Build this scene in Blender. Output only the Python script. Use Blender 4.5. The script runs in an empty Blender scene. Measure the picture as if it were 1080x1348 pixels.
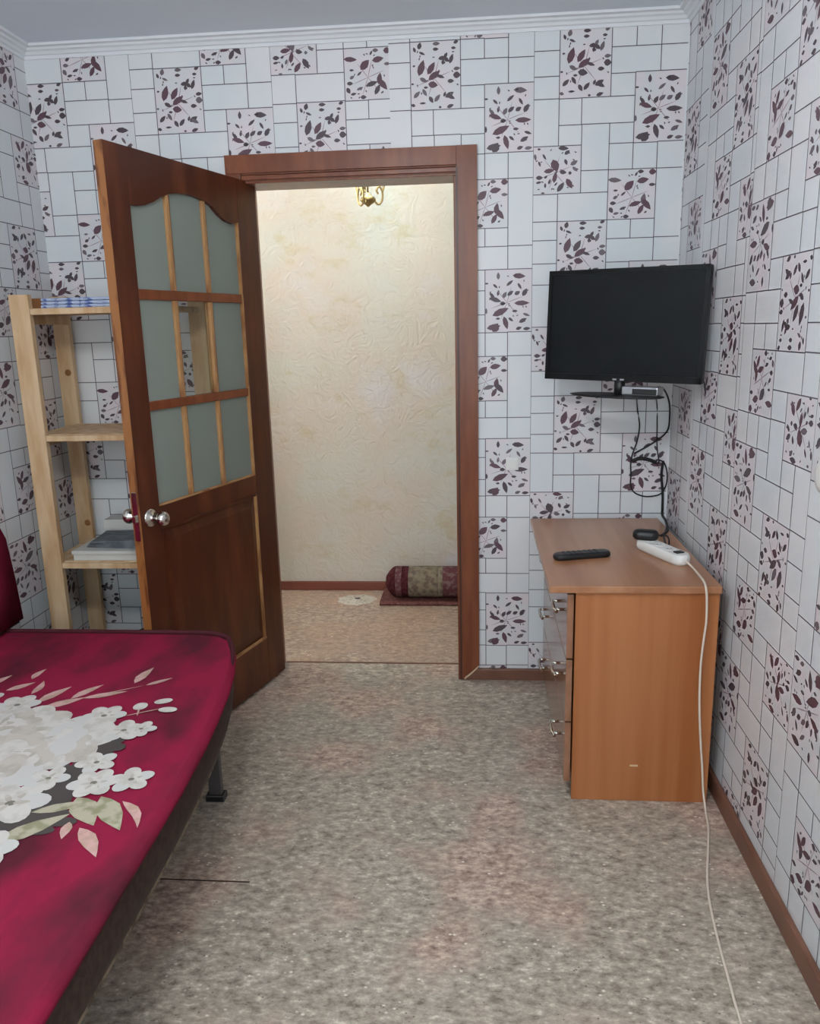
import bpy, bmesh, math, random
from mathutils import Vector, Matrix
S = bpy.context.scene
COL = S.collection
random.seed(7)
R = math.radians

# ------------------------------------------------------------------ camera
F_PX, YAW, PITCH, ROLL, CAM_H = 1044.26, 0.0879, 0.2265, -0.0244, 1.4456
def camera():
    cy, sy, cp, sp = math.cos(YAW), math.sin(YAW), math.cos(PITCH), math.sin(PITCH)
    f = Vector((-sy*cp, cy*cp, -sp)); r = Vector((cy, sy, 0)); u = r.cross(f)
    c, s = math.cos(ROLL), math.sin(ROLL)
    r2 = c*r + s*u; u2 = -s*r + c*u
    cam = bpy.data.cameras.new('camera'); o = bpy.data.objects.new('camera', cam); COL.objects.link(o)
    cam.sensor_fit = 'VERTICAL'; cam.sensor_height = 24; cam.lens = F_PX/1348*24
    cam.clip_start = 0.02
    M = Matrix((r2, u2, -f)).transposed().to_4x4(); M.translation = (0, 0, CAM_H)
    o.matrix_world = M; S.camera = o
camera()

# ------------------------------------------------------------------ daylight and exposure
W = bpy.data.worlds.new('overcast_sky'); S.world = W; W.use_nodes = True
bg = W.node_tree.nodes['Background']; bg.inputs[0].default_value = (0.88, 0.95, 1.0, 1); bg.inputs[1].default_value = 7.5
S.view_settings.view_transform = 'Standard'; S.view_settings.look = 'None'
S.view_settings.gamma = 1; S.view_settings.exposure = -0.06; S.view_settings.use_curve_mapping = False
HALL_LAMP_W = 4.4
HALL_FILL = 66.0
ROOM_FILL = 96.0

XL, XR, YB, YR, H = -1.6746, 0.7402, 3.121, -1.5, 2.492      # room box
OX0, OX1, OZ = -0.865, -0.085, 1.99                          # door opening
HY0, HY1, HX0, HX1 = 3.262, 4.285, -2.6, 0.95               # hall

# window in the rear wall
WX0, WX1, WZ0, WZ1 = -1.35, 0.40, 0.80, 2.2
def portal():
    l = bpy.data.lights.new('window_daylight', 'AREA'); l.shape = 'RECTANGLE'; l.size = WX1-WX0; l.size_y = WZ1-WZ0
    l.cycles.is_portal = True
    o = bpy.data.objects.new('window_daylight', l); COL.objects.link(o)
    o.location = ((WX0+WX1)/2, YR-0.17, (WZ0+WZ1)/2); o.rotation_euler = (R(90), 0, 0)
portal()

# ------------------------------------------------------------------ helpers
def srgb(r, g, b):
    def c(v):
        v /= 255
        return v/12.92 if v <= 0.04045 else ((v+0.055)/1.055)**2.4
    return (c(r), c(g), c(b), 1)

class NT:
    def __init__(s, m): s.n = m.node_tree.nodes; s.l = m.node_tree.links
    def new(s, t, **kw):
        n = s.n.new(t)
        for k, v in kw.items(): setattr(n, k, v)
        return n
    def link(s, a, b): s.l.new(a, b)

def mat(name, col=None, rough=0.5, spec=0.5, metal=0.0, noise=None, wood=None, bump=None, emit=None, coat=0, trans=0, sheen=0, coord='Object', alpha=None):
    m = bpy.data.materials.new(name); m.use_nodes = True; t = NT(m)
    p = t.n['Principled BSDF']
    p.inputs['Roughness'].default_value = rough; p.inputs['Specular IOR Level'].default_value = spec
    p.inputs['Metallic'].default_value = metal; p.inputs['Coat Weight'].default_value = coat
    p.inputs['Coat Roughness'].default_value = 0.15
    p.inputs['Transmission Weight'].default_value = trans; p.inputs['Sheen Weight'].default_value = sheen
    if col: p.inputs['Base Color'].default_value = col
    tc = t.new('ShaderNodeTexCoord')
    vec = tc.outputs[coord]
    if noise:                                  # (scale, col2, stretch, lo, hi)
        sc, c2, st, lo, hi = noise
        mp = t.new('ShaderNodeMapping'); mp.inputs['Scale'].default_value = st; t.link(vec, mp.inputs[0])
        nz = t.new('ShaderNodeTexNoise'); nz.inputs['Scale'].default_value = sc; nz.inputs['Detail'].default_value = 5
        t.link(mp.outputs[0], nz.inputs['Vector'])
        cr = t.new('ShaderNodeValToRGB'); cr.color_ramp.elements[0].position = lo; cr.color_ramp.elements[1].position = hi
        cr.color_ramp.elements[0].color = col; cr.color_ramp.elements[1].color = c2
        t.link(nz.outputs['Fac'], cr.inputs[0]); t.link(cr.outputs[0], p.inputs['Base Color'])
    if bump:                                   # (scale, strength, distance, stretch)
        mp2 = t.new('ShaderNodeMapping'); mp2.inputs['Scale'].default_value = bump[3]; t.link(vec, mp2.inputs[0])
        nb = t.new('ShaderNodeTexNoise'); nb.inputs['Scale'].default_value = bump[0]; nb.inputs['Detail'].default_value = 4
        t.link(mp2.outputs[0], nb.inputs['Vector'])
        b = t.new('ShaderNodeBump'); b.inputs['Strength'].default_value = bump[1]; b.inputs['Distance'].default_value = bump[2]
        t.link(nb.outputs['Fac'], b.inputs['Height']); t.link(b.outputs[0], p.inputs['Normal'])
    if emit:
        p.inputs['Emission Color'].default_value = emit[0]; p.inputs['Emission Strength'].default_value = emit[1]
    return m

I1 = (1, 1, 1)
M = {}
M['tile'] = mat('wallpaper_tile', srgb(220, 224, 227), 0.42, 0.45, noise=(3.0, srgb(228, 227, 228), I1, 0.4, 0.6), bump=(140, 0.25, 0.001, I1))
M['seam'] = mat('wallpaper_grout_print', srgb(92, 86, 92), 0.5, 0.4)
M['patch'] = mat('wallpaper_patch_print', srgb(224, 214, 218), 0.42, 0.45, noise=(14, srgb(217, 217, 219), I1, 0.4, 0.6))
M['leaf_dark'] = mat('wallpaper_leaf_grey', srgb(84, 72, 78), 0.45, 0.4)
M['leaf_red'] = mat('wallpaper_leaf_maroon', srgb(98, 70, 80), 0.45, 0.4)
M['stem'] = mat('wallpaper_stem', srgb(168, 144, 152), 0.45, 0.4)
M['leaf_soft'] = mat('wallpaper_leaf_pale', srgb(112, 100, 106), 0.45, 0.4)
M['ceiling'] = mat('ceiling_paint', srgb(226, 233, 241), 0.8, 0.2)
M['cornice'] = mat('cornice_foam', srgb(230, 232, 236), 0.6, 0.3)
M['wood_dark'] = mat('door_varnish', srgb(74, 34, 18), 0.36, 0.3, noise=(4, srgb(104, 54, 28), (3, 3, 0.6), 0.46, 0.72), coat=0.08, bump=(30, 0.1, 0.002, (6, 6, 0.4)))
M['wood_edge'] = mat('door_edge_pine', srgb(150, 96, 50), 0.4, 0.5, noise=(9, srgb(104, 58, 26), (4, 4, 0.8), 0.5, 0.62), coat=0.2)
M['wood_bead'] = mat('door_bead_pine', srgb(176, 132, 86), 0.4, 0.5, noise=(12, srgb(132, 84, 48), (1, 1, 0.5), 0.45, 0.62))
M['casing'] = mat('casing_varnish', srgb(112, 56, 30), 0.35, 0.35, noise=(6, srgb(130, 72, 42), (4, 4, 0.6), 0.4, 0.65), coat=0.1)
M['casing_groove'] = mat('casing_groove', srgb(70, 32, 20), 0.4)
M['chip'] = mat('bare_wood_chip', srgb(214, 186, 150), 0.7)
M['baseboard'] = mat('baseboard_brown', srgb(112, 74, 58), 0.4, 0.45, noise=(6, srgb(126, 86, 68), (1, 1, 1), 0.4, 0.6))
M['hall_board'] = mat('baseboard_red_brown', srgb(124, 66, 52), 0.45)
M['laminate'] = mat('chest_laminate', srgb(178, 116, 74), 0.42, 0.3, noise=(1.6, srgb(156, 92, 50), (7, 7, 0.3), 0.38, 0.66))
M['laminate_top'] = mat('chest_top_laminate', srgb(176, 126, 92), 0.3, 0.5, noise=(2.0, srgb(156, 104, 70), (8, 0.5, 8), 0.38, 0.66), coat=0.15)
M['laminate_front'] = mat('drawer_front_laminate', srgb(150, 104, 78), 0.2, 0.6, noise=(3.0, srgb(132, 88, 62), (6, 0.6, 6), 0.4, 0.62), coat=0.4)
M['edge_dark'] = mat('dark_gap', srgb(60, 34, 22), 0.7)
M['chrome'] = mat('chrome', srgb(205, 200, 192), 0.16, 0.5, metal=1)
M['brass'] = mat('brass', srgb(178, 156, 108), 0.28, 0.5, metal=1)
M['pine'] = mat('raw_pine', srgb(214, 184, 148), 0.65, 0.3, noise=(7, srgb(194, 156, 116), (3, 3, 0.5), 0.42, 0.62))
M['pine_knot'] = mat('pine_knot', srgb(140, 92, 50), 0.6)
M['tv_screen'] = mat('tv_screen', srgb(11, 15, 18), 0.12, 0.22)
M['tv_frame'] = mat('tv_frame', srgb(9, 11, 13), 0.28, 0.25)
M['black'] = mat('black_plastic', srgb(24, 24, 26), 0.4, 0.5)
M['black_rubber'] = mat('black_cable', srgb(30, 27, 29), 0.5, 0.4)
M['dark_key'] = mat('remote_key', srgb(70, 70, 76), 0.5)
M['silver'] = mat('silver_plastic', srgb(176, 176, 180), 0.3, 0.5, metal=0.6)
M['white_plastic'] = mat('white_plastic', srgb(232, 230, 226), 0.35, 0.5)
M['white_cord'] = mat('white_cord', srgb(226, 212, 196), 0.45, 0.4)
M['cover'] = mat('cover_fabric', srgb(138, 34, 62), 0.95, 0.05, noise=(3.2, srgb(88, 36, 48), (1.8, 1, 1), 0.45, 0.66), bump=(260, 0.3, 0.0008, I1))
M['cover_edge'] = mat('cover_edge_piping', srgb(74, 30, 38), 0.8, 0.2)
M['sofa_vinyl'] = mat('sofa_brown_fabric', srgb(66, 50, 42), 0.7, 0.25, noise=(60, srgb(54, 40, 34), I1, 0.4, 0.6))
M['sofa_under'] = mat('sofa_frame_board', srgb(130, 116, 98), 0.7, 0.2, noise=(35, srgb(80, 68, 56), I1, 0.45, 0.6))
M['petal'] = mat('petal_print_white', srgb(204, 199, 192), 0.95, 0.05, noise=(26, srgb(188, 182, 174), I1, 0.45, 0.62))
M['petal_shade'] = mat('petal_print_cream', srgb(192, 184, 174), 0.95, 0.05, noise=(18, srgb(176, 168, 156), I1, 0.45, 0.6))
M['petal_cool'] = mat('petal_print_cool', srgb(198, 195, 190), 0.95, 0.05)
M['heart'] = mat('flower_heart_print', srgb(122, 116, 106), 0.85, 0.1)
M['leafprint'] = mat('leaf_print_olive', srgb(176, 168, 146), 0.85, 0.1, noise=(30, srgb(142, 140, 112), I1, 0.45, 0.6))
M['leafpink'] = mat('leaf_print_pink', srgb(200, 160, 154), 0.85, 0.1, noise=(30, srgb(178, 148, 132), I1, 0.45, 0.6))
M['darkprint'] = mat('dark_print_grey', srgb(78, 72, 70), 0.85, 0.1)  # dark grey printed behind the flowers, also the floor patch centre
M['veil'] = mat('cover_print_dark_wave', srgb(86, 26, 44), 0.8, 0.1)
M['blue_cloth'] = mat('blue_white_cloth', srgb(176, 186, 210), 0.8, 0.1, noise=(38, srgb(92, 108, 168), (1, 1, 1), 0.47, 0.56))
M['white_box'] = mat('white_card', srgb(206, 204, 198), 0.6, 0.3)
M['grey_cloth'] = mat('grey_paper', srgb(120, 124, 128), 0.7, 0.2, noise=(18, srgb(88, 92, 98), (1, 4, 1), 0.4, 0.6))
M['rug_red'] = mat('rug_burgundy', srgb(86, 42, 46), 0.95, 0.05, noise=(50, srgb(66, 30, 34), I1, 0.4, 0.6))
M['rug_beige'] = mat('rug_beige_pattern', srgb(134, 124, 106), 0.95, 0.05, noise=(34, srgb(108, 92, 82), I1, 0.45, 0.6))
M['rug_pattern'] = mat('rug_red_pattern', srgb(98, 60, 64), 0.95, 0.05, noise=(40, srgb(120, 96, 92), I1, 0.48, 0.62))
M['mat_fabric'] = mat('mat_fabric', srgb(124, 82, 76), 0.95, 0.05, noise=(60, srgb(98, 62, 58), I1, 0.4, 0.6))
M['lino_pale'] = mat('pale_worn_lino', srgb(208, 200, 186), 0.6, 0.2, noise=(60, srgb(176, 164, 148), I1, 0.5, 0.62))
M['shade_glass'] = mat('lamp_shade_glass', srgb(240, 236, 225), 0.4, 0.4, trans=0.5)
M['bulb'] = mat('lit_bulb', srgb(255, 250, 240), 0.5, emit=((1, 0.96, 0.88, 1), 12))
M['window_frame'] = mat('window_frame_white', srgb(225, 226, 226), 0.4)
M['clearcoat_tv'] = M['tv_frame']

def glassmat(name, tint, mixfac):
    m = bpy.data.materials.new(name); m.use_nodes = True; t = NT(m); t.n.remove(t.n['Principled BSDF'])
    out = t.n['Material Output']
    tr = t.new('ShaderNodeBsdfTransparent'); tr.inputs[0].default_value = tint
    gl = t.new('ShaderNodeBsdfGlossy'); gl.inputs['Roughness'].default_value = 0.03
    mx = t.new('ShaderNodeMixShader'); mx.inputs[0].default_value = mixfac
    t.link(tr.outputs[0], mx.inputs[1]); t.link(gl.outputs[0], mx.inputs[2]); t.link(mx.outputs[0], out.inputs[0])
    return m
M['clear_glass'] = glassmat('clear_glass', (0.93, 0.95, 0.94, 1), 0.05)
def frosted():
    m = bpy.data.materials.new('frosted_glass'); m.use_nodes = True; t = NT(m); p = t.n['Principled BSDF']; out = t.n['Material Output']
    p.inputs['Base Color'].default_value = srgb(172, 180, 172); p.inputs['Roughness'].default_value = 0.4
    tl = t.new('ShaderNodeBsdfTranslucent'); tl.inputs[0].default_value = srgb(200, 208, 200)
    mx = t.new('ShaderNodeMixShader'); mx.inputs[0].default_value = 0.55
    tc = t.new('ShaderNodeTexCoord'); nb = t.new('ShaderNodeTexNoise'); nb.inputs['Scale'].default_value = 90
    t.link(tc.outputs['Object'], nb.inputs['Vector'])
    b = t.new('ShaderNodeBump'); b.inputs['Strength'].default_value = 0.3; b.inputs['Distance'].default_value = 0.002
    t.link(nb.outputs['Fac'], b.inputs['Height']); t.link(b.outputs[0], p.inputs['Normal'])
    t.link(p.outputs[0], mx.inputs[1]); t.link(tl.outputs[0], mx.inputs[2]); t.link(mx.outputs[0], out.inputs[0])
    return m
M['frosted'] = frosted()

def floor_mat(name, warm):
    m = bpy.data.materials.new(name); m.use_nodes = True; t = NT(m); p = t.n['Principled BSDF']
    p.inputs['Roughness'].default_value = 0.42; p.inputs['Specular IOR Level'].default_value = 0.4
    tc = t.new('ShaderNodeTexCoord')
    def nz(sc, det, st=(1, 1, 1), off=0):
        mp = t.new('ShaderNodeMapping'); mp.inputs['Scale'].default_value = st; mp.inputs['Location'].default_value = (off, off*1.7, 0)
        t.link(tc.outputs['Object'], mp.inputs[0])
        n = t.new('ShaderNodeTexNoise'); n.inputs['Scale'].default_value = sc; n.inputs['Detail'].default_value = det; n.inputs['Roughness'].default_value = 0.72 if det > 4 else 0.5
        t.link(mp.outputs[0], n.inputs['Vector']); return n.outputs['Fac']
    def ramp(fac, stops):
        cr = t.new('ShaderNodeValToRGB'); e = cr.color_ramp.elements
        while len(e) < len(stops): e.new(0.5)
        for i, (pos, c) in enumerate(stops): e[i].position = pos; e[i].color = c
        t.link(fac, cr.inputs[0]); return cr.outputs[0]
    def mix(f, a, b, fac=None, typ='MIX'):
        x = t.new('ShaderNodeMix', data_type='RGBA', blend_type=typ)
        if fac is not None: x.inputs[0].default_value = fac
        else: t.link(f, x.inputs[0])
        t.link(a, x.inputs[6]); t.link(b, x.inputs[7]); return x.outputs[2]
    if warm:
        base = ramp(nz(42, 8, (0.85, 1.4, 1)), [(0.34, srgb(132, 112, 98)), (0.5, srgb(172, 150, 132)), (0.64, srgb(206, 188, 170))])
        pink = ramp(nz(42, 8, (0.85, 1.4, 1), 3), [(0.34, srgb(146, 118, 102)), (0.64, srgb(200, 172, 150))])
    else:
        base = ramp(nz(42, 8, (0.85, 1.4, 1)), [(0.34, srgb(116, 105, 93)), (0.46, srgb(160, 148, 133)), (0.56, srgb(182, 170, 155)), (0.68, srgb(228, 218, 202))])
        pink = ramp(nz(42, 8, (0.85, 1.4, 1), 3), [(0.34, srgb(122, 98, 86)), (0.5, srgb(178, 153, 138)), (0.68, srgb(226, 206, 188))])
    c = mix(ramp(nz(3.0, 3), [(0.48, (0, 0, 0, 1)), (0.62, (1, 1, 1, 1))]), base, pink)
    # pale flecks with a darker rim
    mpv = t.new('ShaderNodeMapping'); mpv.inputs['Scale'].default_value = (1, 1.4, 1); t.link(tc.outputs['Object'], mpv.inputs[0])
    v = t.new('ShaderNodeTexVoronoi', feature='F1'); v.inputs['Scale'].default_value = 42; t.link(mpv.outputs[0], v.inputs['Vector'])
    fl = ramp(v.outputs['Distance'], [(0.10, (1, 1, 1, 1)), (0.24, (0, 0, 0, 1))])
    sel = ramp(nz(15, 2, (1, 1, 1), 9), [(0.54, (0, 0, 0, 1)), (0.60, (1, 1, 1, 1))])
    fac = mix(None, fl, sel, 1.0, 'MULTIPLY')
    pale = t.new('ShaderNodeRGB'); pale.outputs[0].default_value = srgb(231, 222, 208)
    c = mix(fac, c, pale.outputs[0])
    v2 = t.new('ShaderNodeTexVoronoi', feature='F1'); v2.inputs['Scale'].default_value = 75; t.link(mpv.outputs[0], v2.inputs['Vector'])
    dk = ramp(v2.outputs['Distance'], [(0.12, (1, 1, 1, 1)), (0.26, (0, 0, 0, 1))])
    sel2 = ramp(nz(24, 2, (1, 1, 1), 5), [(0.55, (0, 0, 0, 1)), (0.62, (1, 1, 1, 1))])
    fac2 = mix(None, dk, sel2, 1.0, 'MULTIPLY')
    dark = t.new('ShaderNodeRGB'); dark.outputs[0].default_value = srgb(103, 92, 83)
    c = mix(fac2, c, dark.outputs[0])
    t.link(c, p.inputs['Base Color'])
    b = t.new('ShaderNodeBump'); b.inputs['Strength'].default_value = 0.15; b.inputs['Distance'].default_value = 0.001
    t.link(nz(42, 8), b.inputs['Height']); t.link(b.outputs[0], p.inputs['Normal'])
    return m
M['dark_steel'] = mat('dark_steel', srgb(96, 92, 92), 0.5, 0.4, metal=0.4)
M['lino'] = floor_mat('linoleum', False)
M['lino_hall'] = floor_mat('linoleum_hall', True)

def plaster():
    m = bpy.data.materials.new('swirled_plaster'); m.use_nodes = True; t = NT(m); p = t.n['Principled BSDF']
    p.inputs['Roughness'].default_value = 0.55
    tc = t.new('ShaderNodeTexCoord')
    n1 = t.new('ShaderNodeTexNoise'); n1.inputs['Scale'].default_value = 2.2; n1.inputs['Detail'].default_value = 4
    t.link(tc.outputs['Object'], n1.inputs['Vector'])
    cr = t.new('ShaderNodeValToRGB'); e = cr.color_ramp.elements
    e[0].position = 0.36; e[0].color = srgb(210, 208, 198); e[1].position = 0.7; e[1].color = srgb(216, 210, 210)
    n = e.new(0.56); n.color = srgb(214, 201, 187)
    t.link(n1.outputs['Fac'], cr.inputs[0])
    # ochre stains with a shape of their own
    n2 = t.new('ShaderNodeTexNoise'); n2.inputs['Scale'].default_value = 5; n2.inputs['Detail'].default_value = 6; n2.inputs['Roughness'].default_value = 0.65
    mp = t.new('ShaderNodeMapping'); mp.inputs['Scale'].default_value = (1, 1, 1.6); mp.inputs['Location'].default_value = (2.3, 0, 1.1)
    t.link(tc.outputs['Object'], mp.inputs[0]); t.link(mp.outputs[0], n2.inputs['Vector'])
    c2 = t.new('ShaderNodeValToRGB'); c2.color_ramp.elements[0].position = 0.56; c2.color_ramp.elements[1].position = 0.82
    t.link(n2.outputs['Fac'], c2.inputs[0])
    mx = t.new('ShaderNodeMix', data_type='RGBA'); t.link(c2.outputs[0], mx.inputs[0]); t.link(cr.outputs[0], mx.inputs[6]); mx.inputs[7].default_value = srgb(196, 178, 126)
    t.link(mx.outputs[2], p.inputs['Base Color'])
    n3 = t.new('ShaderNodeTexNoise'); n3.inputs['Scale'].default_value = 11; n3.inputs['Detail'].default_value = 7; n3.inputs['Distortion'].default_value = 3.5
    t.link(tc.outputs['Object'], n3.inputs['Vector'])
    b = t.new('ShaderNodeBump'); b.inputs['Strength'].default_value = 0.8; b.inputs['Distance'].default_value = 0.009
    t.link(n3.outputs['Fac'], b.inputs['Height']); t.link(b.outputs[0], p.inputs['Normal'])
    return m
M['plaster'] = plaster()

# ------------------------------------------------------------------ mesh builder
class MB:
    def __init__(s): s.v = []; s.f = []; s.m = []; s.sm = []; s.mats = []
    def mi(s, name):
        if name not in s.mats: s.mats.append(name)
        return s.mats.index(name)
    def face(s, pts, m, smooth=False):
        b = len(s.v); s.v += [tuple(p) for p in pts]; s.f.append(tuple(range(b, b+len(pts)))); s.m.append(s.mi(m)); s.sm.append(smooth)
    def box(s, a, b, m, xf=None):
        x0, y0, z0 = a; x1, y1, z1 = b
        P = [(x0, y0, z0), (x1, y0, z0), (x1, y1, z0), (x0, y1, z0), (x0, y0, z1), (x1, y0, z1), (x1, y1, z1), (x0, y1, z1)]
        if xf: P = [tuple(xf(Vector(p))) for p in P]
        n = len(s.v); s.v += P
        for q in ((0, 3, 2, 1), (4, 5, 6, 7), (0, 1, 5, 4), (1, 2, 6, 5), (2, 3, 7, 6), (3, 0, 4, 7)):
            s.f.append(tuple(n+i for i in q)); s.m.append(s.mi(m)); s.sm.append(False)
        return s
    def grid(s, rows, m, closed=False, smooth=True, caps=False):
        n = len(s.v); nr, nc = len(rows), len(rows[0])
        for r in rows: s.v += [tuple(p) for p in r]
        for i in range(nr-1):
            for j in range(nc if closed else nc-1):
                a = n+i*nc+j; b = n+i*nc+(j+1) % nc; c = b+nc; d = a+nc
                s.f.append((a, b, c, d)); s.m.append(s.mi(m)); s.sm.append(smooth)
        if caps:
            s.f.append(tuple(n+j for j in range(nc))[::-1]); s.m.append(s.mi(m)); s.sm.append(False)
            s.f.append(tuple(n+(nr-1)*nc+j for j in range(nc))); s.m.append(s.mi(m)); s.sm.append(False)
        return s
    def lathe(s, prof, m, c=(0, 0, 0), axis='Z', seg=20, xf=None):
        rows = []
        for r, z in prof:
            row = []
            for k in range(seg):
                a = 2*math.pi*k/seg; x, y = r*math.cos(a), r*math.sin(a)
                p = {'Z': (x, y, z), 'X': (z, x, y), 'Y': (y, z, x)}[axis]
                p = Vector(p)+Vector(c)
                if xf: p = xf(p)
                row.append(p)
            rows.append(row)
        return s.grid(rows, m, closed=True)
    def tube(s, pts, r, m, seg=8, smooth_n=6):
        pts = [Vector(p) for p in pts]
        if smooth_n > 1 and len(pts) > 2: pts = catmull(pts, smooth_n)
        rows = []; up = Vector((0, 0, 1)); prev = None
        for i, p in enumerate(pts):
            t = (pts[min(i+1, len(pts)-1)]-pts[max(i-1, 0)])
            t = t.normalized() if t.length > 1e-9 else Vector((0, 0, 1))
            if prev is None:
                a = t.cross(up)
                if a.length < 1e-3: a = t.cross(Vector((1, 0, 0)))
            else: a = prev-t*prev.dot(t)
            a.normalize(); prev = a; b = t.cross(a)
            rr = r(i/(len(pts)-1)) if callable(r) else r
            rows.append([p+rr*(a*math.cos(2*math.pi*k/seg)+b*math.sin(2*math.pi*k/seg)) for k in range(seg)])
        return s.grid(rows, m, closed=True, caps=True)
    def build(s, name, parent=None, bevel=0, bseg=2, label=None, cat=None, group=None, kind=None, origin=None):
        me = bpy.data.meshes.new(name)
        org = Vector(origin) if origin else Vector((0, 0, 0))
        me.from_pydata([tuple(Vector(p)-org) for p in s.v], [], s.f); me.update()
        for nm in s.mats: me.materials.append(M[nm])
        me.polygons.foreach_set('material_index', s.m); me.polygons.foreach_set('use_smooth', s.sm)
        bm = bmesh.new(); bm.from_mesh(me)
        if bevel:
            bmesh.ops.remove_doubles(bm, verts=bm.verts, dist=1e-6)
            es = [e for e in bm.edges if len(e.link_faces) == 2 and e.calc_face_angle(0) > 0.5]
            bmesh.ops.bevel(bm, geom=es, offset=bevel, segments=bseg, profile=0.6, affect='EDGES', clamp_overlap=True)
        bm.to_mesh(me); bm.free()
        o = bpy.data.objects.new(name, me); COL.objects.link(o); o.location = org
        if parent:
            o.parent = parent; o.location = org-(Vector(parent['base']) if 'base' in parent.keys() else Vector((0, 0, 0)))
        tag(o, label, cat, group, kind)
        o['base'] = list(org)
        return o

def catmull(P, n):
    out = []
    for i in range(len(P)-1):
        p0, p1, p2, p3 = P[max(i-1, 0)], P[i], P[i+1], P[min(i+2, len(P)-1)]
        for k in range(n):
            t = k/n
            out.append(0.5*((2*p1)+(-p0+p2)*t+(2*p0-5*p1+4*p2-p3)*t*t+(-p0+3*p1-3*p2+p3)*t**3))
    out.append(P[-1]); return out

def tag(o, label=None, cat=None, group=None, kind=None):
    if label: o['label'] = label
    if cat: o['category'] = cat
    if group: o['group'] = group
    if kind: o['kind'] = kind
    return o
def thing(name, label, cat, loc, group=None, kind=None):
    o = bpy.data.objects.new(name, None); COL.objects.link(o); o.location = loc; o['base'] = list(loc)
    o.empty_display_size = 0.05
    return tag(o, label, cat, group, kind)
def bx(name, a, b, m, parent=None, bevel=0.0, **kw):
    c = [(p+q)/2 for p, q in zip(a, b)]; c[2] = min(a[2], b[2])
    return MB().box(a, b, m).build(name, parent, bevel=bevel, origin=c, **kw)

# ------------------------------------------------------------------ room shell
T = 0.10
bx('floor', (XL-T, YR-T, -0.08), (XR+T, 3.268, 0), 'lino', kind='structure')
bx('trim_1', (-0.86, 3.262, -0.02), (-0.09, 3.272, 0.003), 'baseboard', kind='structure')
bx('floor', (HX0-T, 3.272, -0.08), (HX1+T, HY1+T, 0), 'lino_hall', kind='structure')
bx('ceiling', (XL-T, YR-T, H), (XR+T, YB+T, H+0.1), 'ceiling', kind='structure')
bx('ceiling', (HX0-T, HY0, H), (HX1+T, HY1+T, H+0.1), 'ceiling', kind='structure')
wl = bx('wall_left', (XL-T, YR-T, 0), (XL, YB+T, H), 'tile', kind='structure')
wr = bx('wall_right', (XR, YR-T, 0), (XR+T, YB+T, H), 'tile', kind='structure')
b = MB()
b.box((XL, YB, 0), (OX0-0.03, HY0, H), 'tile').box((OX1+0.03, YB, 0), (XR, HY0, H), 'tile').box((OX0-0.03, YB, OZ+0.03), (OX1+0.03, HY0, H), 'tile')
wb = b.build('wall_back', kind='structure')
b = MB()
b.box((XL, YR-T, 0), (WX0, YR, H), 'tile').box((WX1, YR-T, 0), (XR, YR, H), 'tile').box((WX0, YR-T, 0), (WX1, YR, WZ0), 'tile').box((WX0, YR-T, WZ1), (WX1, YR, H), 'tile')
b.build('wall_rear', kind='structure')
# hall walls
bx('wall_hall_far', (HX0, HY1, 0), (HX1, HY1+T, H), 'plaster', kind='structure')
bx('wall_hall_left', (HX0-T, HY0, 0), (HX0, HY1+T, H), 'plaster', kind='structure')
bx('wall_hall_right', (HX1, HY0, 0), (HX1+T, HY1+T, H), 'plaster', kind='structure')
b = MB()
b.box((HX0, HY0, 0), (OX0-0.03, HY0+0.006, H), 'plaster').box((OX1+0.03, HY0, 0), (HX1, HY0+0.006, H), 'plaster').box((OX0-0.03, HY0, OZ+0.03), (OX1+0.03, HY0+0.006, H), 'plaster')
b.build('wall_hall_near', kind='structure')
# rear window
w = thing('window_1', None, None, ((WX0+WX1)/2, YR-0.05, WZ0), kind='structure')
fr = 0.06
b = MB(); xm = (WX0+WX1)/2
for a_, b_ in (((WX0, WZ0), (WX0+fr, WZ1)), ((WX1-fr, WZ0), (WX1, WZ1)), ((WX0, WZ0), (WX1, WZ0+fr)), ((WX0, WZ1-fr), (WX1, WZ1)), ((xm-0.04, WZ0), (xm+0.04, WZ1))):
    b.box((a_[0], YR-0.08, a_[1]), (b_[0], YR-0.03, b_[1]), 'window_frame')
b.build('window_frame', w)
for x0, x1 in ((WX0+fr, xm-0.04), (xm+0.04, WX1-fr)):
    bx('window_pane', (x0, YR-0.058, WZ0+fr), (x1, YR-0.054, WZ1-fr), 'clear_glass', w)
bx('window_sill', (WX0-0.05, YR-0.02, WZ0-0.03), (WX1+0.05, YR+0.16, WZ0), 'window_frame', w, bevel=0.004)

# cornice (stepped foam moulding) around the room
prof = [(0, 2.452), (0.006, 2.452), (0.009, 2.462), (0.016, 2.464), (0.022, 2.472), (0.032, 2.476), (0.036, 2.482), (0.050, 2.484), (0.052, H), (0, H)]
def cornice(name, fn, L0, L1):
    b = MB(); rows = [[fn(d, L0, z) for d, z in prof], [fn(d, L1, z) for d, z in prof]]
    b.grid(rows, 'cornice', closed=True, smooth=False, caps=True); b.build(name, kind='structure')
def corn(a, bb, name, fn):
    b = MB(); r0 = [fn(d, a+d, z) for d, z in prof]; r1 = [fn(d, bb-d, z) for d, z in prof]
    b.grid([r0, r1], 'cornice', closed=True, smooth=False, caps=True); return b.build(name, kind='structure')
corn(XL, XR, 'trim_2', lambda d, s, z: (s, YB-d, z))
corn(YR, YB, 'trim_3', lambda d, s, z: (XL+d, s, z))
corn(YR, YB, 'trim_4', lambda d, s, z: (XR-d, s, z))
corn(XL, XR, 'trim_5', lambda d, s, z: (s, YR+d, z))
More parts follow.
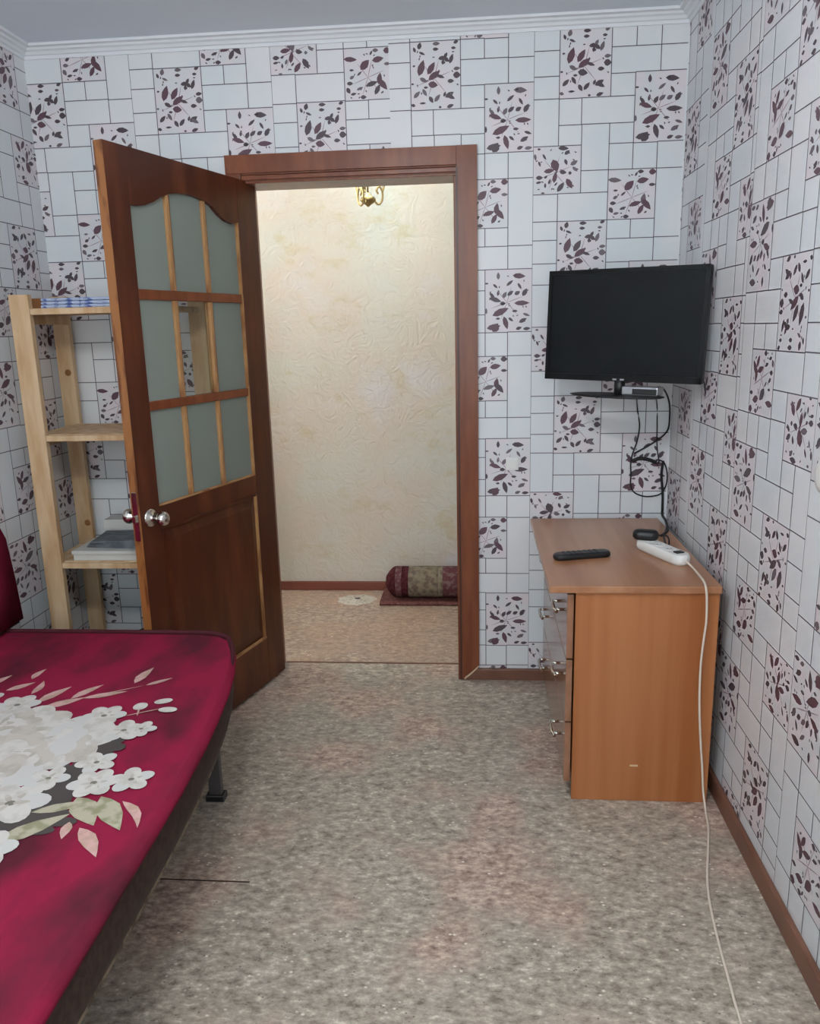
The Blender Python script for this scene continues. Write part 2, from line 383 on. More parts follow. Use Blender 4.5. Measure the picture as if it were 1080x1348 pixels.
# baseboards
def board(name, pts, m, parent=None, bev=0.004, **kw): return bx(name, pts[0], pts[1], m, parent, bevel=bev, **kw)
bx('baseboard_right', (XR-0.016, YR, 0), (XR, YB, 0.062), 'baseboard', bevel=0.005, kind='structure')
bx('baseboard_left', (XL, YR, 0), (XL+0.016, YB, 0.062), 'baseboard', bevel=0.005, kind='structure')
bx('baseboard_back', (OX1+0.031, YB-0.016, 0), (XR-0.016, YB, 0.05), 'baseboard', bevel=0.005, kind='structure')
bx('baseboard_back', (XL+0.016, YB-0.016, 0), (-0.94, YB, 0.05), 'baseboard', bevel=0.005, kind='structure')
bx('baseboard_hall', (HX0, HY1-0.016, 0), (HX1, HY1, 0.052), 'hall_board', bevel=0.005, kind='structure')
# linoleum joints: thin raised lips where two sheets meet
bx('trim_6', (-0.90, 1.817, -0.001), (-0.62, 1.821, 0.0012), 'edge_dark', kind='structure')

# ------------------------------------------------------------------ printed wallpaper (flat print lying on the wall faces)
P_ = 0.637
CELLS = [('t', .27, .355, 0, .065), ('t', .355, .44, 0, .065), ('t', .27, .44, .065, .148), ('t', .44, .53, .065, .148), ('t', .27, .355, .148, .223),
         ('B', .355, .53, .148, .378), ('A', .09, .27, 0, .223), ('t', 0, .09, 0, .065), ('t', 0, .09, .065, .148), ('t', 0, .09, .148, .223), ('t', 0, .09, .223, .378),
         ('C', 0, .172, .378, .541), ('t', 0, .09, .541, .637), ('t', .09, .27, .541, .637), ('t', .09, .17, .223, .31), ('t', .17, .355, .223, .31), ('t', .09, .172, .31, .378),
         ('t', .172, .27, .31, .466), ('t', .27, .355, .31, .378), ('t', .27, .355, .378, .466), ('t', .355, .44, .378, .466), ('t', .44, .53, .378, .466), ('t', .172, .27, .466, .541),
         ('D', .27, .44, .466, .637), ('t', .44, .53, .466, .702)]
LEAF = {
 'A': ((170, 110, 735, 950), [(310,165,90,55,75),(235,215,70,35,110),(345,270,90,30,-25),(555,145,100,45,0),(545,220,80,40,0),(840,135,70,40,20),(805,215,65,35,0),(640,345,110,50,10),(690,310,80,40,60),(700,370,90,50,-40),(650,400,70,40,80),(770,360,130,50,70),(330,470,210,85,72),(475,480,180,75,58),(520,580,190,75,35),(610,600,120,40,-20),(500,710,130,80,-10),(360,640,110,50,-30),(850,500,90,45,5),(850,590,100,80,-5),(760,670,90,50,0),(260,840,120,50,45),(375,815,110,45,-60),(395,745,60,30,0),(470,920,100,50,-60),(560,900,120,50,50),(740,860,130,60,30),(760,890,120,50,-30),(670,850,70,35,70),(750,1020,100,45,20),(345,965,90,25,0),(600,1030,40,30,0),(205,990,60,40,-20),(200,690,40,25,0),(225,440,40,25,10)]),
 'B': ((115, 85, 405, 560), [(410,145,100,40,-5),(230,140,60,25,90),(330,205,70,22,40),(205,230,50,18,-45),(130,205,30,14,0),(415,235,60,20,-60),(395,295,50,30,30),(460,290,70,35,60),(180,320,70,25,-60),(205,350,100,35,-20),(230,290,50,20,80),(285,310,60,30,60),(335,295,60,28,40),(270,385,45,30,0),(435,385,120,38,0),(250,460,140,50,25),(375,455,45,20,0),(475,490,60,20,-20),(295,560,110,38,-75),(340,530,50,20,-40),(190,595,110,45,10),(205,600,80,60,60),(445,540,70,30,30),(410,610,50,25,20),(480,615,60,25,5),(125,450,50,18,90),(230,520,30,18,0)]),
 'C': ((85, 85, 445, 455), [(365,110,90,35,-5),(400,150,55,30,40),(140,110,30,18,0),(105,185,60,22,-80),(190,185,60,18,-60),(145,250,50,18,-70),(290,270,110,65,-70),(235,318,90,38,8),(290,380,100,35,80),(365,335,60,35,-10),(430,345,30,28,0),(390,240,55,25,-70),(465,250,70,35,30),(475,310,60,25,-45),(145,380,60,35,0),(140,425,50,20,10),(205,375,35,20,40),(200,455,45,18,90),(345,475,100,40,55),(425,445,100,45,-60),(240,420,50,20,70),(180,528,36,14,0),(300,445,40,15,50)]),
 'D': ((675, 750, 213, 217), [(705,795,55,18,-5),(770,820,50,28,45),(830,800,48,22,10),(872,765,30,22,0),(820,762,25,14,0),(872,820,28,12,0),(835,880,45,20,80),(850,905,55,22,-50),(800,900,50,18,15),(825,925,45,18,60),(710,870,22,12,30),(700,895,26,14,0),(692,925,26,16,-60),(715,940,25,10,10),(745,918,30,10,20),(760,955,25,15,0),(710,840,20,8,0),(800,772,20,8,60),(745,855,26,8,40)]),
}
def leaf_poly(cx, cy, L, Wd, ang):
    a = math.radians(ang); pts = []
    L *= 1.12; Wd *= 1.2
    for t, w in ((-0.5, 0), (-0.28, 0.40), (0.02, 0.5), (0.28, 0.3), (0.5, 0), (0.28, -0.3), (0.02, -0.5), (-0.28, -0.40)):
        x, y = t*L, w*Wd; pts.append((cx+x*math.cos(a)-y*math.sin(a), cy-(x*math.sin(a)+y*math.cos(a))))
    return pts
def clip_poly(poly, s0, s1, z0, z1):
    def cl(P, inside, inter):
        out = []
        for i in range(len(P)):
            a, b = P[i-1], P[i]
            if inside(b):
                if not inside(a): out.append(inter(a, b))
                out.append(b)
            elif inside(a): out.append(inter(a, b))
        return out
    for ax, lim, sg in ((0, s0, 1), (0, s1, -1), (1, z0, 1), (1, z1, -1)):
        if not poly: return []
        def it(a, b, ax=ax, lim=lim):
            t = (lim-a[ax])/(b[ax]-a[ax]); return tuple(a[k]+(b[k]-a[k])*t for k in (0, 1))
        poly = cl(poly, lambda p: (p[ax]-lim)*sg >= 0, it)
    return poly
def minus(rect, hole):
    s0, s1, z0, z1 = rect
    if not hole: return [rect]
    a0, a1, b0, b1 = hole
    if s1 <= a0 or s0 >= a1 or z1 <= b0 or z0 >= b1: return [rect]
    out = []
    if s0 < a0: out.append((s0, a0, z0, z1))
    if s1 > a1: out.append((a1, s1, z0, z1))
    m0, m1 = max(s0, a0), min(s1, a1)
    if z0 < b0: out.append((m0, m1, z0, b0))
    if z1 > b1: out.append((m0, m1, b1, z1))
    return out
def wallpaper(wall, world, rolls, hole=None, smin=-9, smax=9):
    """rolls: (start of the printed roll, visible from, visible to, z of the pattern's top, hung upside down)"""
    b = MB(); rnd = random.Random(3)
    def quad(r, d, m):
        for s0, s1, z0, z1 in minus(r, hole):
            if s1-s0 > 1e-5 and z1-z0 > 1e-5: b.face([world(s0, z0, d), world(s1, z0, d), world(s1, z1, d), world(s0, z1, d)], m)
    for st, va, vb, v0, flip in rolls:
        for k in range(-5, 5):
            zt = v0-k*P_
            for typ, u0, u1, w0, w1 in CELLS:
                if flip: s0, s1, z1, z0 = st+0.53-u1, st+0.53-u0, zt+w1, zt+w0; z0, z1 = min(z0, z1), max(z0, z1)
                else: s0, s1, z0, z1 = st+u0, st+u1, zt-w1, zt-w0
                c0, c1, e0, e1 = max(s0, va), min(s1, vb), max(z0, 0.03), min(z1, 2.47)
                if c1-c0 < 1e-4 or e1-e0 < 1e-4: continue
                if typ != 't': quad((c0, c1, e0, e1), 0.0004, 'patch')
                lw = 0.0015; j = rnd.uniform(-0.0012, 0.0012); j2 = rnd.uniform(-0.0012, 0.0012)
                edge = not flip
                for r in ((s0-lw, s0+lw, z0, z1), (s0, s1, (z1 if not flip else z0)-lw+j2, (z1 if not flip else z0)+lw+j2)):
                    q = (max(r[0], va), min(r[1], vb), max(r[2], 0.03), min(r[3], 2.47))
                    if q[1] > q[0] and q[3] > q[2]: quad(q, 0.0007, 'seam')
                if typ == 't': continue
                (px, py, pw, ph), L = LEAF[typ]
                rs = random.Random(typ); L = list(L); mL = pw*0.62; ox, oy = px+pw*(0.45+0.1*rs.random()), py+ph*(0.5+0.1*rs.random())
                extra = [(ox+math.cos(R(a_))*mL*0.28, oy-math.sin(R(a_))*mL*0.28, mL*0.6, mL*0.022, a_) for a_ in (20, 75, 128, 200, 250, 310)]
                extra += [(px+pw*(0.06+0.88*rs.random()), py+ph*(0.05+0.9*rs.random()), pw*0.05, pw*0.022, rs.uniform(0, 180)) for _ in range(16)]
                L = extra[:6]+L+extra[6:]
                for n, lf in enumerate(L):
                    big = lf[2]*lf[3]/(pw*ph)
                    m = 'stem' if n < 6 else 'leaf_red' if big > 0.013 and rnd.random() < 0.7 else ('leaf_soft' if rnd.random() < 0.25 else 'leaf_dark')
                    pl = []
                    for x, y in leaf_poly(*lf):
                        a_, c_ = (x-px)/pw, (y-py)/ph
                        if flip: pl.append((s1-a_*(s1-s0), z0+c_*(z1-z0)))
                        else: pl.append((s0+a_*(s1-s0), z1-c_*(z1-z0)))
                    pl = clip_poly(pl, c0, c1, e0, e1)
                    if len(pl) < 3: continue
                    cx = sum(p[0] for p in pl)/len(pl); cz = sum(p[1] for p in pl)/len(pl)
                    if hole and hole[0] < cx < hole[1] and hole[2] < cz < hole[3]: continue
                    b.face([world(p[0], p[1], 0.0010+0.00004*(n % 8)) for p in pl], m)
    return b.build('wallpaper_print', wall, kind='stuff')
wallpaper(wb, lambda s, z, d: (s, YB-d, z),
          [(0.205, 0.205, XR-0.0005, 2.455, False), (-0.325, -0.312, 0.205, 2.44, False), (-0.745, -0.745, -0.312, 2.26, False),
           (-1.275, -1.275, -0.745, 2.40, False), (-1.805, XL+0.0005, -1.275, 2.37, False)],
          hole=(-0.90, -0.05, -1, 2.05))
# right wall: s runs towards the camera, seen from the room the print is upside down
YS = YB
wallpaper(wr, lambda s, z, d: (XR-d, -s, z),
          [(-3.368, -YB+0.0005, -2.806, 2.584, True), (-2.806, -2.806, -2.338, 1.928, True), (-2.338, -2.338, -1.808, 2.01, True),
           (-1.808, -1.808, -1.278, 1.587, True), (-1.278, -1.278, -0.748, 1.9, True), (-0.748, -0.748, -0.218, 2.1, True), (-0.218, -0.218, 0.312, 2.2, True)])
wallpaper(wl, lambda s, z, d: (XL+d, s, z),
          [(2.607, 2.607, YB-0.0005, 2.262, True), (2.077, 2.077, 2.607, 2.35, True), (1.547, 1.547, 2.077, 2.2, True), (1.017, 1.017, 1.547, 2.3, True), (0.487, 0.487, 1.017, 2.1, True)])

# ------------------------------------------------------------------ door frame (setting)
d1 = thing('door_1', None, None, ((OX0+OX1)/2, YB, 0), kind='structure')
def casing_piece(name, a, b, grooves):
    o = MB().box(a, b, 'casing')
    return o
b = MB()
x0_, x1_, y0_, y1_ = OX1+0.012, 0.002, YB-0.022, YB-0.0005
F_ = [(x0_, y0_, 0.006), (x1_, y0_, 0.070), (x1_, y0_, 2.09), (x0_, y0_, 2.09)]; G_ = [(x, y1_, z) for x, _, z in F_]
b.face(F_, 'casing'); b.face(G_[::-1], 'casing')
for q in range(4): b.face([F_[q], G_[q], G_[(q+1) % 4], F_[(q+1) % 4]], 'casing')
b.box((OX1+0.008, YB-0.026, 0.008), (OX1+0.016, YB-0.021, 2.02), 'casing_groove')
b.build('casing', d1)
b = MB()
b.box((OX0-0.07, YB-0.022, 2.025), (OX1+0.012, YB, 2.09), 'casing'); b.box((OX0-0.01, YB-0.024, 2.018), (OX1+0.012, YB, 2.024), 'casing_groove')
b.box((OX0-0.01, YB-0.018, 2.002), (OX1+0.012, YB, 2.018), 'casing'); b.box((OX0-0.01, YB-0.014, 1.996), (OX1+0.01, YB, 2.002), 'casing_groove')
b.build('casing', d1, bevel=0.002)
bx('casing', (OX0-0.07, YB-0.022, 0), (OX0-0.012, YB, 2.025), 'casing', d1, bevel=0.003)
bx('jamb', (OX1, YB-0.012, 0), (OX1+0.03, HY0+0.01, OZ), 'casing', d1, bevel=0.003)
bx('jamb', (OX0-0.03, YB-0.012, 0), (OX0, HY0+0.01, OZ), 'casing', d1, bevel=0.003)
bx('lintel', (OX0-0.03, YB-0.012, OZ), (OX1+0.03, HY0+0.01, OZ+0.03), 'casing', d1, bevel=0.002)
MB().tube([(-0.060, YB-0.026, 0.010), (-0.03, YB-0.026, 0.036), (-0.002, YB-0.025, 0.064)], 0.0035, 'chip', 6).build('splinter', d1, label='pale bare splinter across the broken foot of the casing')

# ------------------------------------------------------------------ door leaf
HA = Vector((-0.852, 3.14, 0)); E = Vector((-0.2833, -0.9590, 0)).normalized(); Nn = Vector((-E.y, E.x, 0))  # Nn faces the room side
if Nn.x < 0: Nn = -Nn
TH = 0.033
def LX(s, d, z): return HA+E*s+Nn*d+Vector((0, 0, z))
lx = lambda p: LX(p[0], p[1], p[2])
leaf = thing('wooden_door', 'open dark-varnished wooden door with nine small panes above a solid panel', 'door', tuple(HA))
def lbox(b, s0, s1, z0, z1, m, d0=-TH, d1=0.0): b.box((s0, d0, z0), (s1, d1, z1), m, lx); return b
S0, S1, ZT = -0.03, 0.787, 2.0
G0, G1, GB = 0.100, 0.692, 0.895
b = MB(); lbox(b, S0, G0, 0.012, ZT, 'wood_dark'); b.build('hinge_stile', leaf, bevel=0.002, origin=LX(0.03, -0.02, 0.012))
b = MB(); lbox(b, G1, S1, 0.012, ZT, 'wood_dark')
b.face([LX(S1+0.0006, 0, 0.012), LX(S1+0.0006, -TH, 0.012), LX(S1+0.0006, -TH, ZT), LX(S1+0.0006, 0, ZT)], 'wood_edge')
b.build('lock_stile', leaf, origin=LX(0.74, -0.02, 0.012))
b = MB(); lbox(b, G0, G1, 0.012, 0.205, 'wood_dark'); b.build('bottom_rail', leaf, bevel=0.002, origin=LX(0.4, -0.02, 0.012))
b = MB(); lbox(b, G0, G1, 0.82, GB, 'wood_dark'); b.build('lock_rail', leaf, bevel=0.002, origin=LX(0.4, -0.02, 0.82))
# arched top rail
arch = [(0.100, 1.848), (0.14, 1.836), (0.18, 1.842), (0.22, 1.858), (0.26, 1.882), (0.30, 1.894), (0.35, 1.901), (0.40, 1.903), (0.45, 1.900), (0.50, 1.890), (0.54, 1.876), (0.58, 1.856), (0.62, 1.842), (0.66, 1.834), (0.692, 1.836)]
b = MB()
for (s0, z0), (s1, z1) in zip(arch, arch[1:]):
    b.face([LX(s0, 0, z0), LX(s1, 0, z1), LX(s1, 0, ZT), LX(s0, 0, ZT)], 'wood_dark')
    b.face([LX(s0, -TH, z0), LX(s0, -TH, ZT), LX(s1, -TH, ZT), LX(s1, -TH, z1)], 'wood_dark')
    b.face([LX(s0, 0, z0), LX(s0, -TH, z0), LX(s1, -TH, z1), LX(s1, 0, z1)], 'wood_dark')
    b.face([LX(s0, 0, ZT), LX(s1, 0, ZT), LX(s1, -TH, ZT), LX(s0, -TH, ZT)], 'wood_edge')
b.build('arched_top_rail', leaf, origin=LX(0.4, -0.02, 1.9))
def arch_z(s):
    for (s0, z0), (s1, z1) in zip(arch, arch[1:]):
        if s0 <= s <= s1: return z0+(z1-z0)*(s-s0)/(s1-s0)
    return 1.84
HB = [(1.556, 1.588), (1.208, 1.238)]
VB = [(0.292, 0.316), (0.490, 0.515)]
for z0, z1 in HB:
    b = MB(); lbox(b, G0, G1, z0, z1, 'casing', -0.028, -0.004)
    b.build('horizontal_muntin', leaf, bevel=0.003, origin=LX(0.4, -0.02, z0))
rows = [(GB, HB[1][0]), (HB[1][1], HB[0][0]), (HB[0][1], None)]
cols = [(G0, VB[0][0]), (VB[0][1], VB[1][0]), (VB[1][1], G1)]
for s0, s1 in VB:
    for z0, z1 in rows:
        zz = z1 if z1 else arch_z((s0+s1)/2)
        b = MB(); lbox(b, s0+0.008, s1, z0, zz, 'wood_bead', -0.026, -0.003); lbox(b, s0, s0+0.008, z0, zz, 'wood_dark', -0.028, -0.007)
        b.build('vertical_muntin', leaf, bevel=0.002, origin=LX((s0+s1)/2, -0.02, z0))
for r, (z0, z1) in enumerate(rows):
    for c, (s0, s1) in enumerate(cols):
        b = MB(); m = 'clear_glass' if (r == 1 and c == 1) else 'frosted'
        if z1:
            lbox(b, s0, s1, z0, z1, m, -0.018, -0.014)
        else:
            ss = [s0+(s1-s0)*i/8 for i in range(9)]
            for a_, b_ in zip(ss, ss[1:]):
                for d in (-0.018, -0.014): b.face([LX(a_, d, z0), LX(b_, d, z0), LX(b_, d, arch_z(b_)), LX(a_, d, arch_z(a_))], m)
        b.build('pane', leaf, origin=LX((s0+s1)/2, -0.016, z0), label='clear pane in the middle of the door' if m == 'clear_glass' else None)
# light beads along the glass: hinge side and bottom
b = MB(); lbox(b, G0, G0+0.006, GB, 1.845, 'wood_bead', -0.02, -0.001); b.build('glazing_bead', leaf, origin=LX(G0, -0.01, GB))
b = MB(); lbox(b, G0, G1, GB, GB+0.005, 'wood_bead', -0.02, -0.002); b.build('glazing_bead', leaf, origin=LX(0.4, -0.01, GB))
# lower panel: recessed field with raised centre and a moulded frame
b = MB(); lbox(b, G0, G1, 0.205, 0.82, 'wood_dark', -0.024, -0.010)
def frame_ring(s0, s1, z0, z1, w, d0, d1, m):
    o = [(s0, z0), (s1, z0), (s1, z1), (s0, z1)]; i = [(s0+w, z0+w), (s1-w, z0+w), (s1-w, z1-w), (s0+w, z1-w)]
    for k in range(4):
        j = (k+1) % 4
        b.face([LX(o[k][0], d0, o[k][1]), LX(o[j][0], d0, o[j][1]), LX(i[j][0], d1, i[j][1]), LX(i[k][0], d1, i[k][1])], m)
frame_ring(0.115, 0.677, 0.222, 0.803, 0.03, -0.0098, -0.002, 'wood_dark')
b.face([LX(0.145, -0.002, 0.252), LX(0.647, -0.002, 0.252), LX(0.647, -0.002, 0.773), LX(0.145, -0.002, 0.773)], 'wood_dark')
b.build('lower_panel', leaf, origin=LX(0.4, -0.02, 0.21))
b = MB()
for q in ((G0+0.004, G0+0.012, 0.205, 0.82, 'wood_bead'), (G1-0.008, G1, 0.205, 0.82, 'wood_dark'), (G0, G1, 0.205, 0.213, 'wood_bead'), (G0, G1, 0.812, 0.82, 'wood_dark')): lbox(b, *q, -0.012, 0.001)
b.build('panel_moulding', leaf, bevel=0.001, origin=LX(0.4, -0.01, 0.21))
# knobs
def knob(side, name):
    b = MB()
    def xf(p): return LX(0.742+p.x, (p.z if side > 0 else -TH-p.z), 0.868+p.y)
    b.lathe([(0.0, 0.0), (0.030, 0.0), (0.031, 0.003), (0.027, 0.007), (0.012, 0.010), (0.0095, 0.018), (0.010, 0.030), (0.019, 0.038), (0.0245, 0.048), (0.024, 0.058), (0.017, 0.066), (0.006, 0.069), (0.0, 0.0692)], 'chrome', seg=24, xf=xf)
    o = b.build(name, leaf, origin=LX(0.742, 0, 0.868), label='round chrome knob on a small rose'); return o
knob(1, 'knob'); knob(-1, 'knob')
b = MB(); b.box((S1+0.0005, -TH+0.006, 0.80), (S1+0.003, -0.006, 0.96), 'chrome', lx); b.box((S1+0.002, -TH+0.011, 0.862), (S1+0.013, -0.012, 0.884), 'chrome', lx)
b.build('latch', leaf, bevel=0.001, origin=LX(S1, -0.02, 0.80), label='chrome latch plate with tongue')
for z in (0.28, 1.72):
    b = MB(); b.lathe([(0, 0), (0.007, 0), (0.007, 0.09), (0, 0.09)], 'brass', c=tuple(LX(S0-0.004, -TH-0.004, z)), seg=12); b.build('hinge', leaf, origin=LX(S0, 0, z))

# ------------------------------------------------------------------ chest of drawers
CX0, CX1, CY0, CY1 = 0.286, 0.698, 2.25, 3.075
chest = thing('chest_of_drawers', 'low cherry-brown laminate chest of drawers against the right wall', 'chest of drawers', ((CX0+CX1)/2, (CY0+CY1)/2, 0))
bx('top_panel', (0.207, CY0-0.012, 0.681), (CX1+0.002, CY1+0.012, 0.703), 'laminate_top', chest, bevel=0.003)
s1_ = bx('side_panel', (CX0, CY0, 0), (CX1, CY0+0.018, 0.68), 'laminate', chest, bevel=0.001)
bx('side_panel', (CX0, CY1-0.018, 0), (CX1, CY1, 0.68), 'laminate', chest, bevel=0.001)
bx('back_panel', (CX1-0.022, CY0+0.018, 0.03), (CX1-0.018, CY1-0.018, 0.68), 'laminate', chest)
bx('bottom_panel', (CX0+0.002, CY0+0.018, 0.055), (CX1-0.022, CY1-0.018, 0.071), 'laminate', chest)
bx('plinth', (CX0+0.03, CY0+0.018, 0), (CX0+0.046, CY1-0.018, 0.055), 'edge_dark', chest)
for z0, z1, hz in ((0.06, 0.258, 0.155), (0.264, 0.464, 0.365), (0.470, 0.672, 0.58)):
    dr = bx('drawer', (0.262, CY0+0.004, z0), (0.281, CY1-0.004, z1), 'laminate_front', chest, bevel=0.0015)
    for hy in (2.42, 2.93):
        b = MB()
        for q in (-0.04, 0.04): b.tube([(0.263, hy+q, hz), (0.240, hy+q, hz)], 0.005, 'chrome', 10, 1)
        b.tube([(0.243, hy-0.052, hz-0.004), (0.237, hy-0.03, hz), (0.236, hy, hz+0.002), (0.237, hy+0.03, hz), (0.243, hy+0.052, hz-0.004)], 0.0055, 'chrome', 10)
        b.build('handle', dr, origin=(0.25, hy, hz))
b = MB(); b.box((0.462, CY0-0.0009, 0.118), (0.486, CY0, 0.124), 'chip'); b.build('scratch', chest, label='small pale scratch low on the side')

# ------------------------------------------------------------------ power strip, remote, adapter, cords
def slab_xf(c, ang):
    ca, sa = math.cos(ang), math.sin(ang)
    return lambda p: Vector((c[0]+p.x*ca-p.y*sa, c[1]+p.x*sa+p.y*ca, c[2]+p.z))
def pill(b, L, Wd, z0, z1, m, xf, tw=0.7, n=10, inset=0.006):
    """rounded slab: outline with semicircular ends, domed edge"""
    def ring(k, z):
        out = []
        for i in range(n+1):
            a = -math.pi/2+math.pi*i/n; out.append((L/2-Wd/2+(Wd/2-k)*math.cos(a), (Wd/2-k)*math.sin(a), z))
        for i in range(n+1):
            a = math.pi/2+math.pi*i/n; out.append((-(L/2-Wd/2)+(Wd/2-k)*math.cos(a)*1, (Wd/2-k)*math.sin(a)*1, z))
        return [xf(Vector(p)) for p in out]
    b.grid([ring(inset*0.6, z0), ring(0, z0+(z1-z0)*0.25), ring(0, z0+(z1-z0)*0.65), ring(inset*0.4, z1-(z1-z0)*0.12), ring(inset, z1)], m, closed=True, caps=True)
ZC = 0.703
ang = math.atan2(2.455-2.655, 0.640-0.558)
strip = thing('power_strip', 'white power strip on the chest with a black plug in it', 'power strip', (0.600, 2.555, ZC))
xf = slab_xf((0.600, 2.555, ZC), ang)
b = MB(); pill(b, 0.245, 0.062, 0, 0.034, 'white_plastic', xf); b.build('housing', strip, origin=(0.6, 2.555, ZC))
for q in (-0.075, -0.02, 0.035):
    b = MB(); c = xf(Vector((q, 0, 0)))
    b.lathe([(0.0, 0.0345), (0.018, 0.0345), (0.0205, 0.036), (0.0215, 0.0345), (0.0215, 0.033)], 'white_plastic', c=(c.x, c.y, ZC), seg=20)
    for w_ in (-0.007, 0.007):
        h_ = xf(Vector((q, w_, 0))); b.lathe([(0.0, 0.0352), (0.0026, 0.0352)], 'black', c=(h_.x, h_.y, ZC), seg=8)
    b.build('socket', strip, origin=(c.x, c.y, ZC))
b = MB(); b.box((0.075, -0.014, 0.033), (0.095, 0.014, 0.038), 'black', xf); b.build('switch', strip, bevel=0.001, origin=tuple(xf(Vector((0.085, 0, 0.033)))), label='small dark rocker switch')
e0 = xf(Vector((0.122, 0, 0.016)))
b = MB()
b.tube([tuple(e0), (0.652, 2.40, 0.716), (0.655, 2.33, 0.712), (0.653, 2.262, 0.711), (0.652, 2.231, 0.697), (0.655, 2.228, 0.66), (0.657, 2.228, 0.60), (0.656, 2.236, 0.55), (0.652, 2.238, 0.46), (0.655, 2.238, 0.34), (0.665, 2.238, 0.22), (0.676, 2.238, 0.12), (0.682, 2.236, 0.05), (0.682, 2.20, 0.006), (0.668, 2.12, 0.005), (0.64, 2.02, 0.005), (0.605, 1.90, 0.005), (0.585, 1.81, 0.005), (0.568, 1.68, 0.005), (0.558, 1.57, 0.005), (0.548, 1.45, 0.005), (0.54, 1.25, 0.005), (0.56, 0.9, 0.005)], 0.0033, 'white_cord', 8)
b.build('cord', strip, origin=tuple(e0), label='long white cord trailing over the chest edge to the floor')
plug = thing('black_adapter', 'black power adapter plugged into the far end of the white strip', 'plug', (0.585, 2.685, ZC))
c = xf(Vector((-0.072, 0, 0)))
b = MB(); pill(b, 0.085, 0.046, 0.0365, 0.068, 'black', slab_xf((c.x-0.012, c.y+0.012, ZC), R(165)), inset=0.01); b.build('body', plug, origin=(c.x, c.y, ZC+0.0365))
b = MB(); b.tube([(c.x+0.02, c.y-0.0, ZC+0.05), (c.x+0.045, c.y-0.02, ZC+0.058), (c.x+0.055, c.y-0.03, ZC+0.045), (c.x+0.06, c.y, ZC+0.012), (0.655, 2.78, ZC+0.004), (0.69, 2.90, ZC+0.004)], 0.003, 'black_rubber'); b.build('cord', plug, origin=(c.x, c.y, ZC))
rem = thing('remote_control', 'black remote control lying near the front edge of the chest', 'remote control', (0.34, 2.535, ZC))
xr = slab_xf((0.338, 2.536, ZC), math.atan2(0.05, 0.19))
b = MB(); pill(b, 0.195, 0.05, 0, 0.02, 'black', xr, inset=0.008); b.build('body', rem, origin=(0.338, 2.536, ZC))
for i in range(7):
    for j in (-1, 0, 1):
        p = (-0.06+i*0.018, j*0.012)
        b = MB(); b.box((p[0]-0.005, p[1]-0.0035, 0.0195), (p[0]+0.005, p[1]+0.0035, 0.0215), 'dark_key', xr); b.build('key', rem, origin=tuple(xr(Vector((p[0], p[1], 0.02)))))

# ------------------------------------------------------------------ television on a swing arm
tvc = Vector((0.478, 2.745, 1.441)); tv = thing('television', 'black flat television on a wall arm above the chest', 'television', (0.482, 2.745, 1.255))
te = Vector((0.467, -0.29, 0)).normalized(); tn = Vector((-te.y, te.x, 0))
if tn.y > 0: tn = -tn      # faces the room
tw, thh = 0.546, 0.366
tilt = -0.035; rl = -0.018
def TX(p):     # local x along the screen, y out of the screen, z up
    z = p[2]; x = p[0]
    x, z = x*math.cos(rl)-z*math.sin(rl), x*math.sin(rl)+z*math.cos(rl)
    return tvc+te*x+tn*(p[1]-z*tilt*-1)+Vector((0, 0, z))
txf = lambda p: TX(p)
b = MB(); b.box((-tw/2, -0.032, -thh/2), (tw/2, 0, thh/2), 'tv_frame', txf); b.build('housing', tv, bevel=0.006, bseg=3, origin=tuple(tvc))
b = MB(); b.box((-tw/2+0.014, 0.0, -thh/2+0.022), (tw/2-0.014, 0.0015, thh/2-0.014), 'tv_screen', txf); b.build('screen', tv, origin=tuple(tvc))
b = MB()
for q in ((-tw/2, tw/2, thh/2-0.013, thh/2), (-tw/2, tw/2, -thh/2, -thh/2+0.021), (-tw/2, -tw/2+0.013, -thh/2, thh/2), (tw/2-0.013, tw/2, -thh/2, thh/2)):
    b.box((q[0], 0.0, q[2]), (q[1], 0.004, q[3]), 'tv_frame', txf)
b.build('bezel', tv, bevel=0.001, origin=tuple(tvc))
b = MB(); b.box((-0.02, 0.004, -thh/2+0.004), (0.02, 0.0046, -thh/2+0.009), 'silver', txf); b.build('badge', tv, origin=tuple(tvc))
b = MB(); b.box((-0.18, -0.06, -0.12), (0.18, -0.032, 0.12), 'black', txf); b.build('back_cover', tv, bevel=0.012, origin=tuple(tvc))
# short neck and oval glass foot
b = MB(); b.tube([TX(Vector((0.0, -0.012, -thh/2+0.01))), TX(Vector((0, -0.012, -thh/2-0.045)))], 0.018, 'black', 14, 1); b.build('neck', tv, origin=tuple(TX(Vector((0, 0, -thh/2)))))
fz = -thh/2-0.048
b = MB()
rowsf = []
for k, z in ((0.93, fz-0.004), (1, fz-0.001), (1, fz+0.002), (0.93, fz+0.004)):
    rowsf.append([TX(Vector((-0.01+0.165*k*math.cos(a*math.pi/18), -0.01+0.075*k*math.sin(a*math.pi/18), z))) for a in range(36)])
b.grid(rowsf, 'black', closed=True, caps=True); b.build('foot', tv, origin=tuple(TX(Vector((0, 0, fz)))), label='oval black stand foot hanging below the screen')
# arm
b = MB(); b.box((0.50, YB-0.012, 1.34), (0.58, YB, 1.52), 'black'); b.build('wall_plate', tv, bevel=0.002, origin=(0.54, YB, 1.43))
b = MB(); b.tube([(0.54, YB-0.01, 1.43), (0.62, 2.98, 1.43), (0.52, 2.84, 1.43), TX(Vector((0, -0.06, 0)))], 0.014, 'black', 10, 1); b.build('arm', tv, origin=(0.54, YB, 1.43))
